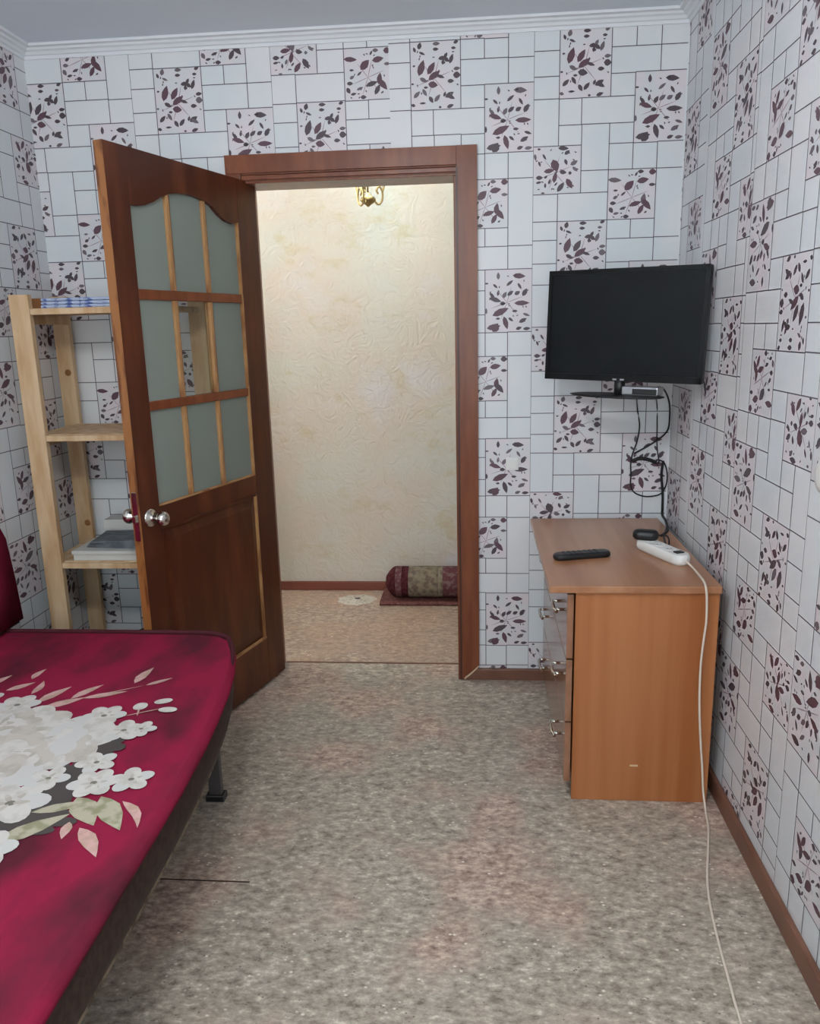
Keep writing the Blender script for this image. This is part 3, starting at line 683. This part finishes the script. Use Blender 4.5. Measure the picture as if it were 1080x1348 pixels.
# set-top box on the foot
stb = thing('set_top_box', 'small silver and black receiver box under the television', 'receiver', tuple(TX(Vector((0.085, -0.04, fz+0.004)))))
b = MB(); b.box((0.012, -0.06, fz+0.0045), (0.135, 0.0, fz+0.032), 'silver', txf); b.build('case', stb, bevel=0.004, origin=tuple(TX(Vector((0.07, -0.03, fz)))))
b = MB(); b.box((0.05, -0.002, fz+0.008), (0.133, 0.003, fz+0.026), 'black', txf); b.build('front_panel', stb, bevel=0.002, origin=tuple(TX(Vector((0.07, 0, fz)))))

def cable(name, pts, r, label, m='black_rubber', group=None):
    o = MB().tube(pts, r, m, 7).build(name, origin=pts[0], label=label, cat='cable', group=group); return o
WY = YB-0.006
cable('television_cable', [(0.545, 2.80, 1.215), (0.585, 3.0, 1.17), (0.612, WY, 1.12), (0.622, WY, 1.06), (0.614, WY, 1.0), (0.600, WY, 0.955), (0.594, WY, 0.92), (0.596, WY, 0.87), (0.597, WY, 0.83), (0.612, WY, 0.80), (0.650, WY, 0.784), (0.688, WY, 0.785), (0.716, WY, 0.796), (0.733, WY, 0.83), (0.733, WY-0.006, 0.875), (0.722, WY, 0.915), (0.700, WY, 0.928), (0.69, WY, 0.925)], 0.0028, 'leftmost black cable hanging in a long loop on the wall below the television')
cable('television_cable', [(0.585, 2.78, 1.222), (0.64, 2.9, 1.225), (0.69, 3.02, 1.20), (0.722, 3.08, 1.15), (0.730, 3.10, 1.09), (0.728, 3.105, 1.05), (0.715, WY, 1.025), (0.690, WY, 1.005), (0.660, WY, 0.985), (0.625, WY, 0.965), (0.605, WY-0.004, 0.955)], 0.0034, 'black cable bulging out to the room corner and back below the television')
cable('television_cable', [(0.60, 2.80, 1.215), (0.65, 3.0, 1.19), (0.684, WY, 1.14), (0.688, WY, 1.06), (0.690, WY, 1.0), (0.694, WY, 0.96), (0.700, WY-0.004, 0.925), (0.695, WY, 0.91)], 0.0024, 'thin black cable hanging straight down between the two looped cables')
b = MB()
b.tube([(0.716, WY-0.006, 0.925), (0.712, WY-0.004, 0.87), (0.720, WY-0.004, 0.80), (0.722, WY-0.004, 0.74), (0.722, WY-0.01, 0.71), (0.715, 3.02, ZC+0.006), (0.70, 2.93, ZC+0.005), (0.685, 2.86, ZC+0.005), (0.65, 2.80, ZC+0.004)], 0.0048, 'black_rubber', 8)
b.build('cable_bundle', origin=(0.715, WY, 0.87), label='thick black cable running down the room corner onto the chest', cat='cable')
MB().tube([(0.60, WY-0.003, 0.925), (0.625, WY-0.004, 0.935), (0.66, WY-0.003, 0.93), (0.69, WY-0.004, 0.918)], 0.007, 'black_rubber', 8).build('cable_coil', origin=(0.65, WY, 0.925), label='short knot of black cables tied together on the wall', cat='cable')

# ------------------------------------------------------------------ wall switch and socket
sw = thing('light_switch', 'small white square light switch on the wall right of the door frame', 'switch', (0.136, YB, 0.895))
bx('plate', (0.110, YB-0.008, 0.893), (0.160, YB-0.0015, 0.943), 'white_plastic', sw, bevel=0.003)
bx('rocker', (0.117, YB-0.012, 0.900), (0.153, YB-0.007, 0.936), 'white_plastic', sw, bevel=0.002)
so = thing('wall_socket', 'white round fitting on the right wall at the picture edge', 'socket', (XR, 1.70, 1.13))
MB().lathe([(0.0, -0.028), (0.020, -0.028), (0.034, -0.026), (0.040, -0.016), (0.042, -0.0015)], 'white_plastic', c=(XR, 1.695, 1.125), axis='X', seg=28).build('cover', so, origin=(XR, 1.695, 1.125))

# ------------------------------------------------------------------ pine shelf unit
sh = thing('shelf_unit', 'raw pine shelf unit standing in the corner behind the open door', 'shelf', (-1.35, 2.88, 0))
PX0, PX1 = -1.602, -1.06
def post(x0, x1, y0, y1, h): return bx('post', (x0, y0, 0), (x1, y1, h), 'pine', sh, bevel=0.002)
post(-1.602, -1.532, 2.690, 2.715, 1.592); post(-1.652, -1.588, 3.055, 3.080, 1.60)
post(-1.125, -1.060, 2.700, 2.722, 1.592); post(-1.105, -1.040, 3.055, 3.080, 1.60)
for z in (1.528, 1.090, 0.618):
    bx('shelf_board', (-1.600, 2.716, z), (-1.062, 3.054, z+0.018), 'pine', sh, bevel=0.0015)
    bx('front_batten', (-1.531, 2.692, z-0.004), (-1.126, 2.714, z+0.016), 'pine', sh, bevel=0.0015)
    bx('side_rail', (-1.600, 2.716, z-0.034), (-1.582, 3.054, z-0.001), 'pine', sh, bevel=0.0015)
for x, y, z in ((-1.612, 3.0545, 1.31), (-1.605, 3.0545, 0.70)):
    MB().lathe([(0, -0.0006), (0.012, -0.0006), (0.013, 0)], 'pine_knot', c=(x, y, z), axis='Y', seg=12).build('wood_knot', sh, origin=(x, y, z))
def cloth_stack(name, label, cat, x0, x1, y0, y1, z0, layers, m, wob=0.006):
    o = thing(name, label, cat, ((x0+x1)/2, (y0+y1)/2, z0)); z = z0+0.0005; r_ = random.Random(name)
    for h_ in layers:
        d = [r_.uniform(0, wob) for _ in range(4)]
        bx('fold', (x0+d[0], y0+d[1], z), (x1-d[2], y1-d[3], z+h_-0.0008), m, o, bevel=min(h_*0.35, 0.006)); z += h_
    return o
cloth_stack('folded_cloth', 'blue and white patterned folded cloth on the top shelf', 'cloth', -1.52, -1.20, 2.74, 2.98, 1.546, (0.012, 0.012, 0.011), 'blue_cloth')
bx('small_box', (-1.595, 2.80, 1.5465), (-1.545, 2.90, 1.584), 'pine_knot', None, bevel=0.002, label='small brown box beside the cloth on the top shelf', cat='box')
bt = thing('white_box', 'flat white box on the lowest visible shelf', 'box', (-1.33, 2.80, 0.636))
bx('base', (-1.50, 2.722, 0.6365), (-1.14, 2.93, 0.660), 'white_box', bt, bevel=0.002)
bx('lid', (-1.504, 2.718, 0.6602), (-1.136, 2.934, 0.674), 'white_box', bt, bevel=0.002)
gp = thing('grey_folder', 'grey papers lying tilted on the flat white box', 'papers', (-1.32, 2.83, 0.674))
for i in range(5):
    b = MB(); a_ = R(3*i-6); xg = slab_xf((-1.31+0.004*i, 2.835, 0.6745+i*0.0062), a_)
    b.box((-0.15, -0.085, 0), (0.15, 0.085, 0.0058), 'grey_cloth', xg); b.build('sheet', gp, bevel=0.0015, origin=(-1.31, 2.835, 0.6745+i*0.0062))
bx('white_carton', (-1.49, 2.96, 0.6365), (-1.15, 3.04, 0.735), 'white_box', None, bevel=0.002, label='white carton standing behind the grey papers on the shelf', cat='box')
# black bag on the floor behind the sofa bed
bag = thing('black_bag', 'black bag behind the sofa bed, under the shelves', 'bag', (-1.29, 2.86, 0))
b = MB(); rws = []
for i, (k, z) in enumerate(((0.80, 0), (1.0, 0.04), (1.02, 0.14), (0.95, 0.22), (0.7, 0.265), (0.35, 0.285), (0.02, 0.29))):
    rws.append([(-1.29+0.13*k*math.cos(a/10*math.pi)*(1+0.04*math.sin(3*a+i)), 2.86+0.11*k*math.sin(a/10*math.pi), z+0.006*math.sin(a*1.7)*(z > 0)) for a in range(20)])
b.grid(rws, 'black', closed=True); b.build('body', bag, origin=(-1.29, 2.86, 0))
MB().tube([(-1.37, 2.86, 0.25), (-1.34, 2.85, 0.305), (-1.28, 2.85, 0.318), (-1.22, 2.86, 0.305), (-1.20, 2.86, 0.25)], 0.007, 'black', 8).build('handle', bag, origin=(-1.28, 2.85, 0.28))

# ------------------------------------------------------------------ sofa bed
bed = thing('sofa_bed', 'unfolded low sofa bed with dark brown sides along the left wall', 'sofa bed', (-1.15, 1.3, 0))
rim = [(-1.622, 0.42), (-0.640, 0.42), (-0.638, 0.92), (-0.645, 1.315), (-0.649, 1.50), (-0.660, 1.687), (-0.674, 1.829), (-0.694, 1.99), (-0.718, 2.115), (-0.746, 2.220), (-0.785, 2.312), (-0.83, 2.350), (-0.90, 2.364), (-1.2, 2.368), (-1.622, 2.368)]
def inset(poly, d):
    n = len(poly); out = []
    for i in range(n):
        p0, p1, p2 = Vector(poly[i-1]), Vector(poly[i]), Vector(poly[(i+1) % n])
        e1 = (p1-p0).normalized(); e2 = (p2-p1).normalized()
        n1 = Vector((-e1.y, e1.x)); n2 = Vector((-e2.y, e2.x)); bis = (n1+n2).normalized(); k = d/max(0.4, bis.dot(n1))
        out.append(tuple(p1+bis*k))
    return out
def stack(b, poly, levels, m, smooth=True):
    rows = [[(x, y, z) for x, y in inset(poly, d)] for d, z in levels]
    b.grid(rows, m, closed=True, smooth=smooth, caps=True)
b = MB(); stack(b, rim, [(0.020, 0.352), (0.014, 0.358), (0.010, 0.38), (0.010, 0.455), (0.016, 0.462)], 'sofa_vinyl'); b.build('side_band', bed, origin=(-1.15, 1.3, 0.352))
b = MB(); stack(b, rim, [(0.026, 0.330), (0.022, 0.334), (0.022, 0.352)], 'sofa_under'); b.build('base_board', bed, origin=(-1.15, 1.3, 0.33), label='scuffed pale edge of the base board')
b = MB(); b.box((-1.58, 0.5, 0.10), (-0.90, 2.28, 0.329), 'sofa_vinyl'); b.build('storage_box', bed, bevel=0.01, origin=(-1.2, 1.4, 0.10))
for x, y in ((-0.835, 2.20), (-0.835, 0.62), (-1.5, 2.2), (-1.5, 0.62)):
    b = MB()
    if x > -1: 
        b.box((x-0.02, y-0.012, 0.02), (x+0.02, y+0.012, 0.329), 'dark_steel')
        b.box((x-0.03, y-0.02, 0), (x+0.03, y+0.02, 0.022), 'black')
    else: b.box((x-0.025, y-0.025, 0), (x+0.025, y+0.025, 0.10), 'black')
    b.build('leg', bed, bevel=0.003, origin=(x, y, 0))
br = MB(); rws = []
for y in [0.42+i*(2.44-0.42)/14 for i in range(15)]:
    en = min(1, (2.441-y)/0.04+0.55)
    rws.append([(-1.664, y, 0.50), (-1.66, y, 0.84*en+0.5*(1-en)), (-1.645, y, 0.885*en+0.5*(1-en)), (-1.615, y, 0.885*en+0.5*(1-en)), (-1.600, y, 0.84*en+0.5*(1-en)), (-1.575, y, 0.62), (-1.565, y, 0.50)])
br.grid(rws, 'sofa_vinyl', closed=True, caps=True); br.build('backrest', bed, origin=(-1.61, 1.4, 0.5))
br = MB(); rws = []
for i, y in enumerate([0.44+i*(2.425-0.44)/14 for i in range(15)]):
    rws.append([(-1.596, y, 0.52), (-1.598, y, 0.84), (-1.585, y, 0.855), (-1.562, y, 0.80), (-1.545+0.006*math.sin(i*1.3), y, 0.66), (-1.54, y, 0.52)])
br.grid(rws, 'cover', closed=True, caps=True); br.build('back_cushion', bed, origin=(-1.57, 1.4, 0.5))

# printed cover lying over the bed
def ztop(x, y): return 0.4975+0.0025*math.sin(3.1*x+1.2*y)*math.sin(2.3*y+1)+0.0015*math.sin(7*x-5*y)
cov = thing('floral_cover', 'crimson bed cover printed with big white flowers, on the sofa bed', 'bed cover', (-1.15, 1.3, 0.462))
b = MB()
lv = [(0.004, 0.463), (-0.003, 0.468), (-0.004, 0.478), (0.001, 0.487), (0.008, 0.494), (0.013, 0.4965)]
rows_ = [[(x, y, z) for x, y in inset(rim, d)] for d, z in lv]
b.grid(rows_, 'cover', closed=True)
for f_i in range(len(b.f)):
    if f_i < len(rim) or (f_i >= len(rim)*4 and max(b.v[k][1] for k in b.f[f_i]) > 2.30): b.m[f_i] = b.mi('cover_edge')
inner = inset(rim, 0.013)
# fill the top with a triangulated grid of the inner outline
import mathutils
pts2 = []
N = 48
for i in range(len(inner)):
    p, q = Vector(inner[i]), Vector(inner[(i+1) % len(inner)]); n = max(1, int((q-p).length/0.05))
    pts2 += [tuple(p+(q-p)*k/n) for k in range(n)]
nb_ = len(pts2)
def inside(p, poly):
    c = False; n = len(poly)
    for i in range(n):
        (x0, y0), (x1, y1) = poly[i-1], poly[i]
        if (y0 > p[1]) != (y1 > p[1]) and p[0] < (x1-x0)*(p[1]-y0)/(y1-y0)+x0: c = not c
    return c
small = inset(rim, 0.05)
for i in range(24):
    for j in range(46):
        p = (-1.60+i*0.042, 0.45+j*0.042)
        if inside(p, small): pts2.append(p)
vs, es, fs, *_ = mathutils.geometry.delaunay_2d_cdt([Vector(p) for p in pts2], [(i, (i+1) % nb_) for i in range(nb_)], [], 1, 1e-5)
base_i = len(b.v)
b.v += [(v.x, v.y, 0.4965 if i < nb_ else ztop(v.x, v.y)) for i, v in enumerate(vs)]
for f in fs: b.f.append(tuple(base_i+i for i in f)); b.m.append(b.mi('cover')); b.sm.append(True)
b.build('fabric', cov, origin=(-1.15, 1.3, 0.463))

MB().tube([(-1.60, 2.362, 0.500), (-1.2, 2.362, 0.500), (-0.90, 2.358, 0.500), (-0.832, 2.344, 0.499), (-0.790, 2.308, 0.498), (-0.752, 2.218, 0.493), (-0.730, 2.12, 0.484), (-0.722, 2.02, 0.476)], 0.0075, 'cover_edge', 8).build('piping', cov, origin=(-1.2, 2.36, 0.49), label='dark brown-red piping along the far edge')

# flower print, laid on the cloth
fp = MB(); lay = [0]
def pz(x, y, k): return 0.5002+k*0.00016+max(0, ztop(x, y)-0.4995)
def poly_print(pts, m, k):
    lay[0] = (lay[0]+1) % 9; k = k+lay[0]*0.12
    pts = [(x, y) for x, y in pts]
    cx = sum(p[0] for p in pts)/len(pts); cy = sum(p[1] for p in pts)/len(pts)
    n0 = len(fp.v); fp.v += [(x, y, pz(x, y, k)+0.0008) for x, y in pts]+[(cx, cy, pz(cx, cy, k)+0.0008)]
    c = n0+len(pts)
    for i in range(len(pts)): fp.f.append((n0+i, n0+(i+1) % len(pts), c)); fp.m.append(fp.mi(m)); fp.sm.append(False)
def blob(cx, cy, rx, ry, m, k, lobes=0, amp=0.0, rot=0, n=40, ph=0):
    pts = []
    for i in range(n):
        a = 2*math.pi*i/n; r_ = 1+amp*abs(math.cos(lobes*a/2+ph))**0.7-amp*0.5 if lobes else 1
        x, y = rx*r_*math.cos(a), ry*r_*math.sin(a)
        pts.append((cx+x*math.cos(rot)-y*math.sin(rot), cy+x*math.sin(rot)+y*math.cos(rot)))
    poly_print(pts, m, k)
def pleaf(p0, p1, w, m, k, bend=0.0):
    p0, p1 = Vector(p0), Vector(p1); d = p1-p0; n = Vector((-d.y, d.x)).normalized()
    ts = [0, .15, .35, .6, .85, 1]; ws = [0, .6, 1, .85, .35, 0]
    up = [p0+d*t+n*(w/2*q+bend*math.sin(math.pi*t)) for t, q in zip(ts, ws)]; dn = [p0+d*t+n*(-w/2*q+bend*math.sin(math.pi*t)) for t, q in zip(ts, ws)]
    poly_print([tuple(p) for p in up+dn[1:-1][::-1]], m, k)
def flower(cx, cy, r, k, n=6, rot=0.0, m='petal'):
    for i in range(n):
        a = rot+2*math.pi*i/n; c_ = (cx+math.cos(a)*r*0.52, cy+math.sin(a)*r*0.52)
        blob(c_[0], c_[1], r*0.54, r*0.42, m if i % 3 else 'petal_cool', k+(i % 3)*0.3, 2, 0.12, rot=a, n=16)
        blob(cx+math.cos(a)*r*0.3, cy+math.sin(a)*r*0.3, r*0.24, r*0.09, 'petal_shade', k+1, rot=a, n=10)
    blob(cx, cy, r*0.30, r*0.30, m, k+1.2, n=12)
    blob(cx, cy, r*0.15, r*0.13, 'heart', k+1.5, n=10)
# dark print behind
for q in ((-0.895, 1.48, 0.05, 0.11), (-0.92, 1.345, 0.10, 0.045), (-0.89, 1.635, 0.05, 0.05), (-1.13, 1.28, 0.10, 0.05)): blob(*q, 'darkprint', 0, 7, 0.35, n=42)
# leaves: upper sprays (pinkish) and lower ones (olive)
for p0, p1, w_, bd in (((-0.958, 1.978), (-0.945, 2.085), 0.030, 0.004), ((-0.921, 1.966), (-0.862, 2.016), 0.018, 0), ((-1.06, 1.88), (-0.955, 1.928), 0.026, 0), ((-1.09, 1.875), (-1.04, 1.965), 0.028, 0.004),
                       ((-1.14, 1.82), (-1.055, 1.885), 0.034, 0), ((-1.17, 1.85), (-1.125, 1.95), 0.034, 0.004), ((-1.30, 1.92), (-1.245, 1.975), 0.028, 0), ((-1.268, 1.995), (-1.262, 2.065), 0.022, 0.006), ((-1.215, 1.90), (-1.226, 1.985), 0.022, -0.006),
                       ((-0.818, 1.345), (-0.806, 1.29), 0.022, 0), ((-0.788, 1.327), (-0.712, 1.24), 0.032, 0.004), ((-0.742, 1.42), (-0.672, 1.332), 0.022, 0.012), ((-1.38, 1.93), (-1.34, 2.02), 0.03, 0), ((-1.44, 1.86), (-1.42, 1.97), 0.03, 0)):
    pleaf(p0, p1, w_, 'leafpink', 1, bd)
for p0, p1, w_ in (((-0.845, 1.43), (-0.763, 1.335), 0.055), ((-0.795, 1.435), (-0.703, 1.322), 0.050), ((-0.935, 1.27), (-0.83, 1.372), 0.048), ((-0.915, 1.372), (-0.80, 1.418), 0.030), ((-1.0, 1.15), (-0.93, 1.05), 0.05), ((-1.12, 1.12), (-1.14, 1.0), 0.05)):
    pleaf(p0, p1, w_, 'leafprint', 1.5)
for p0, p1 in (((-1.06, 1.88), (-0.92, 1.968)), ((-0.915, 1.78), (-0.80, 1.845)), ((-0.87, 1.79), (-0.884, 1.84))): pleaf(p0, p1, 0.005, 'leafpink', 1.2)
for q in ((-0.883, 1.842, 0.017, 0.021, 0), (-0.833, 1.873, 0.022, 0.015, 0.4), (-0.803, 1.826, 0.023, 0.015, 0)): blob(q[0], q[1], q[2], q[3], 'petal', 2, 2, 0.15, rot=q[4], n=18)
# large blooms
def bloom(cx, cy, r, k, seed):
    rr = random.Random(seed); s_ = 0
    for ring, n, rad in ((1.0, 9, 0.50), (0.72, 7, 0.42), (0.46, 6, 0.32), (0.22, 4, 0.24)):
        for i in range(n):
            a = 2*math.pi*(i+rr.random()*0.4)/n; m = rr.choice(('petal', 'petal', 'petal_cool', 'petal_shade'))
            blob(cx+math.cos(a)*r*ring*0.6, cy+math.sin(a)*r*ring*0.6, r*rad, r*rad*0.8, m, k+s_*0.07, 3, 0.12, rot=a, n=20, ph=rr.random())
            s_ += 1
    blob(cx+0.01, cy, r*0.16, r*0.10, 'petal_shade', k+s_*0.07+0.1, n=14)
bloom(-1.14, 1.70, 0.12, 2, 1); bloom(-1.00, 1.655, 0.115, 3.5, 2); bloom(-1.08, 1.56, 0.12, 5, 3); bloom(-1.25, 1.56, 0.13, 4, 4); bloom(-1.30, 1.74, 0.11, 3, 5); bloom(-1.22, 1.38, 0.12, 4, 6)
for cx, cy, r_, rot in ((-1.215, 1.832, 0.055, 0.3), (-1.33, 1.86, 0.05, 0.8), (-0.955, 1.785, 0.052, 0.2), (-0.870, 1.712, 0.050, 0.5), (-0.83, 1.722, 0.036, 0.1), (-0.868, 1.565, 0.044, 0.9), (-0.835, 1.483, 0.052, 0.3), (-0.758, 1.50, 0.046, 0.6),
                        (-0.975, 1.40, 0.075, 0.2), (-1.06, 1.44, 0.07, 0.7), (-0.945, 1.495, 0.045, 0.1), (-0.94, 1.245, 0.06, 0.4), (-1.03, 1.26, 0.07, 0.9), (-1.12, 1.33, 0.065, 0.1), (-1.38, 1.50, 0.06, 0.3), (-1.36, 1.30, 0.06, 0.8), (-1.15, 1.2, 0.05, 0)):
    flower(cx, cy, r_, 8, 6 if r_ > 0.05 else 5, rot)
fp.build('flower_print', cov, origin=(-1.1, 1.55, 0.5), kind='stuff', label='printed white flowers with pale green and pink leaves')

# ------------------------------------------------------------------ hall things
rug = thing('rolled_carpet', 'rolled burgundy and beige patterned carpet on the hall floor', 'carpet', (-0.10, 4.16, 0.021))
def roll_sec(name, x0, x1, m, r0=0.084, r1=0.084):
    b = MB(); rows_ = []
    for i in range(7):
        t = i/6; x = x0+(x1-x0)*t; r_ = r0+(r1-r0)*math.sin(t*math.pi/2)
        rows_.append([(x, 4.105+r_*math.cos(a*math.pi/12)*1.02, 0.1085+r_*math.sin(a*math.pi/12)*(1.0)+0.0015*math.sin(a*2+x*30)) for a in range(24)])
    b.grid(rows_, m, closed=True, caps=True); return b.build(name, rug, origin=((x0+x1)/2, 4.165, 0.022))
roll_sec('rolled_end', -0.500, -0.445, 'rug_red', 0.030, 0.083); roll_sec('border', -0.445, -0.412, 'rug_pattern'); roll_sec('border', -0.412, -0.375, 'rug_red'); roll_sec('field', -0.375, -0.215, 'rug_beige')
roll_sec('border', -0.215, -0.19, 'rug_beige', 0.0845, 0.0845); roll_sec('field', -0.19, 0.35, 'rug_pattern')
b = MB(); rows_ = []
for i in range(10):
    x = -0.53+i*0.1; rows_.append([(x, 4.015+0.004*math.sin(i*2), 0.001), (x, 4.01, 0.012+0.002*math.sin(i*3)), (x, 4.03, 0.0195), (x, 4.15, 0.0205), (x, 4.255, 0.0195), (x, 4.262, 0.001)])
b.grid(rows_, 'mat_fabric', closed=True, caps=True, smooth=False); b.build('door_mat', origin=(-0.08, 4.14, 0.001), label='dull red-brown mat folded under the rolled carpet', cat='mat')
b = MB(); n = 40; rnd = random.Random(11)
ro = [(-0.665+0.105*math.cos(2*math.pi*i/n)*(1+rnd.uniform(-.12, .10)), 4.108+0.088*math.sin(2*math.pi*i/n)*(1+rnd.uniform(-.12, .10))) for i in range(n)]
b.grid([[(x, y, 0.0003) for x, y in ro], [(-0.665+(x+0.665)*0.96, 4.108+(y-4.108)*0.96, 0.0030) for x, y in ro], [(-0.665+(x+0.665)*0.16, 4.125+(y-4.108)*0.16, 0.0034) for x, y in ro]], 'lino_pale', closed=True)
b.grid([[(-0.665+(x+0.665)*0.16, 4.125+(y-4.108)*0.16, 0.0034) for x, y in ro], [(-0.665+(x+0.665)*0.01, 4.125+(y-4.108)*0.01, 0.0036) for x, y in ro]], 'darkprint', closed=True)
b.build('floor_patch', origin=(-0.665, 4.108, 0), label='round whitish patch on the hall floor near the far wall', cat='floor patch')

lamp = thing('ceiling_lamp', 'small curled brass lamp hanging in the hall', 'lamp', (-0.459, 3.55, H))
LX0, LY0 = -0.459, 3.55
def hz(p): return [(r_, z) for r_, z in p]
MB().lathe([(0, H), (0.05, H), (0.05, H-0.012), (0.02, H-0.03), (0, H-0.03)], 'brass', c=(LX0, LY0, 0)).build('canopy', lamp, origin=(LX0, LY0, H))
MB().tube([(LX0, LY0, H-0.03), (LX0, LY0, 2.008)], 0.004, 'brass', 10, 1).build('rod', lamp, origin=(LX0, LY0, 2.02))
MB().lathe([(0, 2.014), (0.007, 2.013), (0.010, 2.006), (0.020, 1.998), (0.034, 1.988), (0.034, 1.980), (0.024, 1.970), (0.012, 1.964), (0.006, 1.958), (0, 1.955)], 'brass', c=(LX0, LY0, 0)).build('body', lamp, origin=(LX0, LY0, 2.0))
for k in range(3):
    a = R(20+120*k); ca, sa = math.cos(a), math.sin(a)
    pt = lambda r_, z: (LX0+r_*ca, LY0+r_*sa, z)
    arm = MB().tube([pt(0.02, 1.99), pt(0.042, 1.967), pt(0.060, 1.98), pt(0.064, 2.015), pt(0.050, 2.038), pt(0.038, 2.022), pt(0.046, 2.008)], 0.0042, 'brass', 8).build('curled_arm', lamp, origin=pt(0.03, 1.98))
    MB().tube([pt(0.062, 2.01), pt(0.078, 2.06), pt(0.088, 2.11)], 0.004, 'brass', 8).build('lamp_holder', lamp, origin=pt(0.08, 2.06))
    cc = pt(0.088, 0)
    MB().lathe([(0.014, 2.11), (0.028, 2.13), (0.040, 2.165), (0.048, 2.205)], 'shade_glass', c=(cc[0], cc[1], 0), seg=16).build('shade', lamp, origin=pt(0.088, 2.11))
    MB().lathe([(0, 2.115), (0.010, 2.12), (0.016, 2.145), (0.018, 2.165), (0.010, 2.185), (0, 2.19)], 'bulb', c=(cc[0], cc[1], 0), seg=12).build('bulb', lamp, origin=pt(0.088, 2.13))
    l = bpy.data.lights.new('lamp_light', 'POINT'); l.energy = HALL_LAMP_W; l.color = (0.90, 1.0, 0.97); l.shadow_soft_size = 0.03
    lo = bpy.data.objects.new('lamp_light', l); COL.objects.link(lo); lo.location = pt(0.088, 2.235)
# unseen globe added above the frame to brighten ceiling, walls and floor
rl_ = thing('fill_globe', 'white globe added out of view to brighten the room', 'lamp', (-0.40, 0.7, H))
M['globe'] = mat('room_fill_glow', srgb(250, 250, 250), 0.5, emit=((0.93, 0.97, 1, 1), ROOM_FILL))
MB().lathe([(0, H), (0.05, H), (0.045, H-0.02), (0.01, H-0.03), (0.007, 2.30), (0.03, 2.295), (0.03, 2.27), (0, 2.27)], 'chrome', c=(-0.40, 0.7, 0)).build('stem', rl_, origin=(-0.40, 0.7, H))
MB().lathe([(0.115*math.sin(math.pi*i/14), 2.16-0.115*math.cos(math.pi*i/14)) for i in range(15)], 'globe', c=(-0.40, 0.7, 0), seg=24).build('globe', rl_, origin=(-0.40, 0.7, 2.16))

# second unseen globe, added at the end of the hall for even light
hl = thing('fill_globe', 'white globe added out of view in the hall to even its light', 'lamp', (-2.25, 3.78, H))
M['fill_hall'] = mat('hall_fill_glow', srgb(250, 250, 250), 0.5, emit=((0.95, 0.99, 1.0, 1), HALL_FILL))
MB().lathe([(0, H), (0.05, H), (0.045, H-0.02), (0.01, H-0.03), (0.007, 2.30), (0.03, 2.295), (0.03, 2.27), (0, 2.27)], 'chrome', c=(-2.25, 3.78, 0)).build('stem', hl, origin=(-2.25, 3.78, H))
MB().lathe([(0.115*math.sin(math.pi*i/14), 2.16-0.115*math.cos(math.pi*i/14)) for i in range(15)], 'fill_hall', c=(-2.25, 3.78, 0), seg=24).build('globe', hl, origin=(-2.25, 3.78, 2.16))
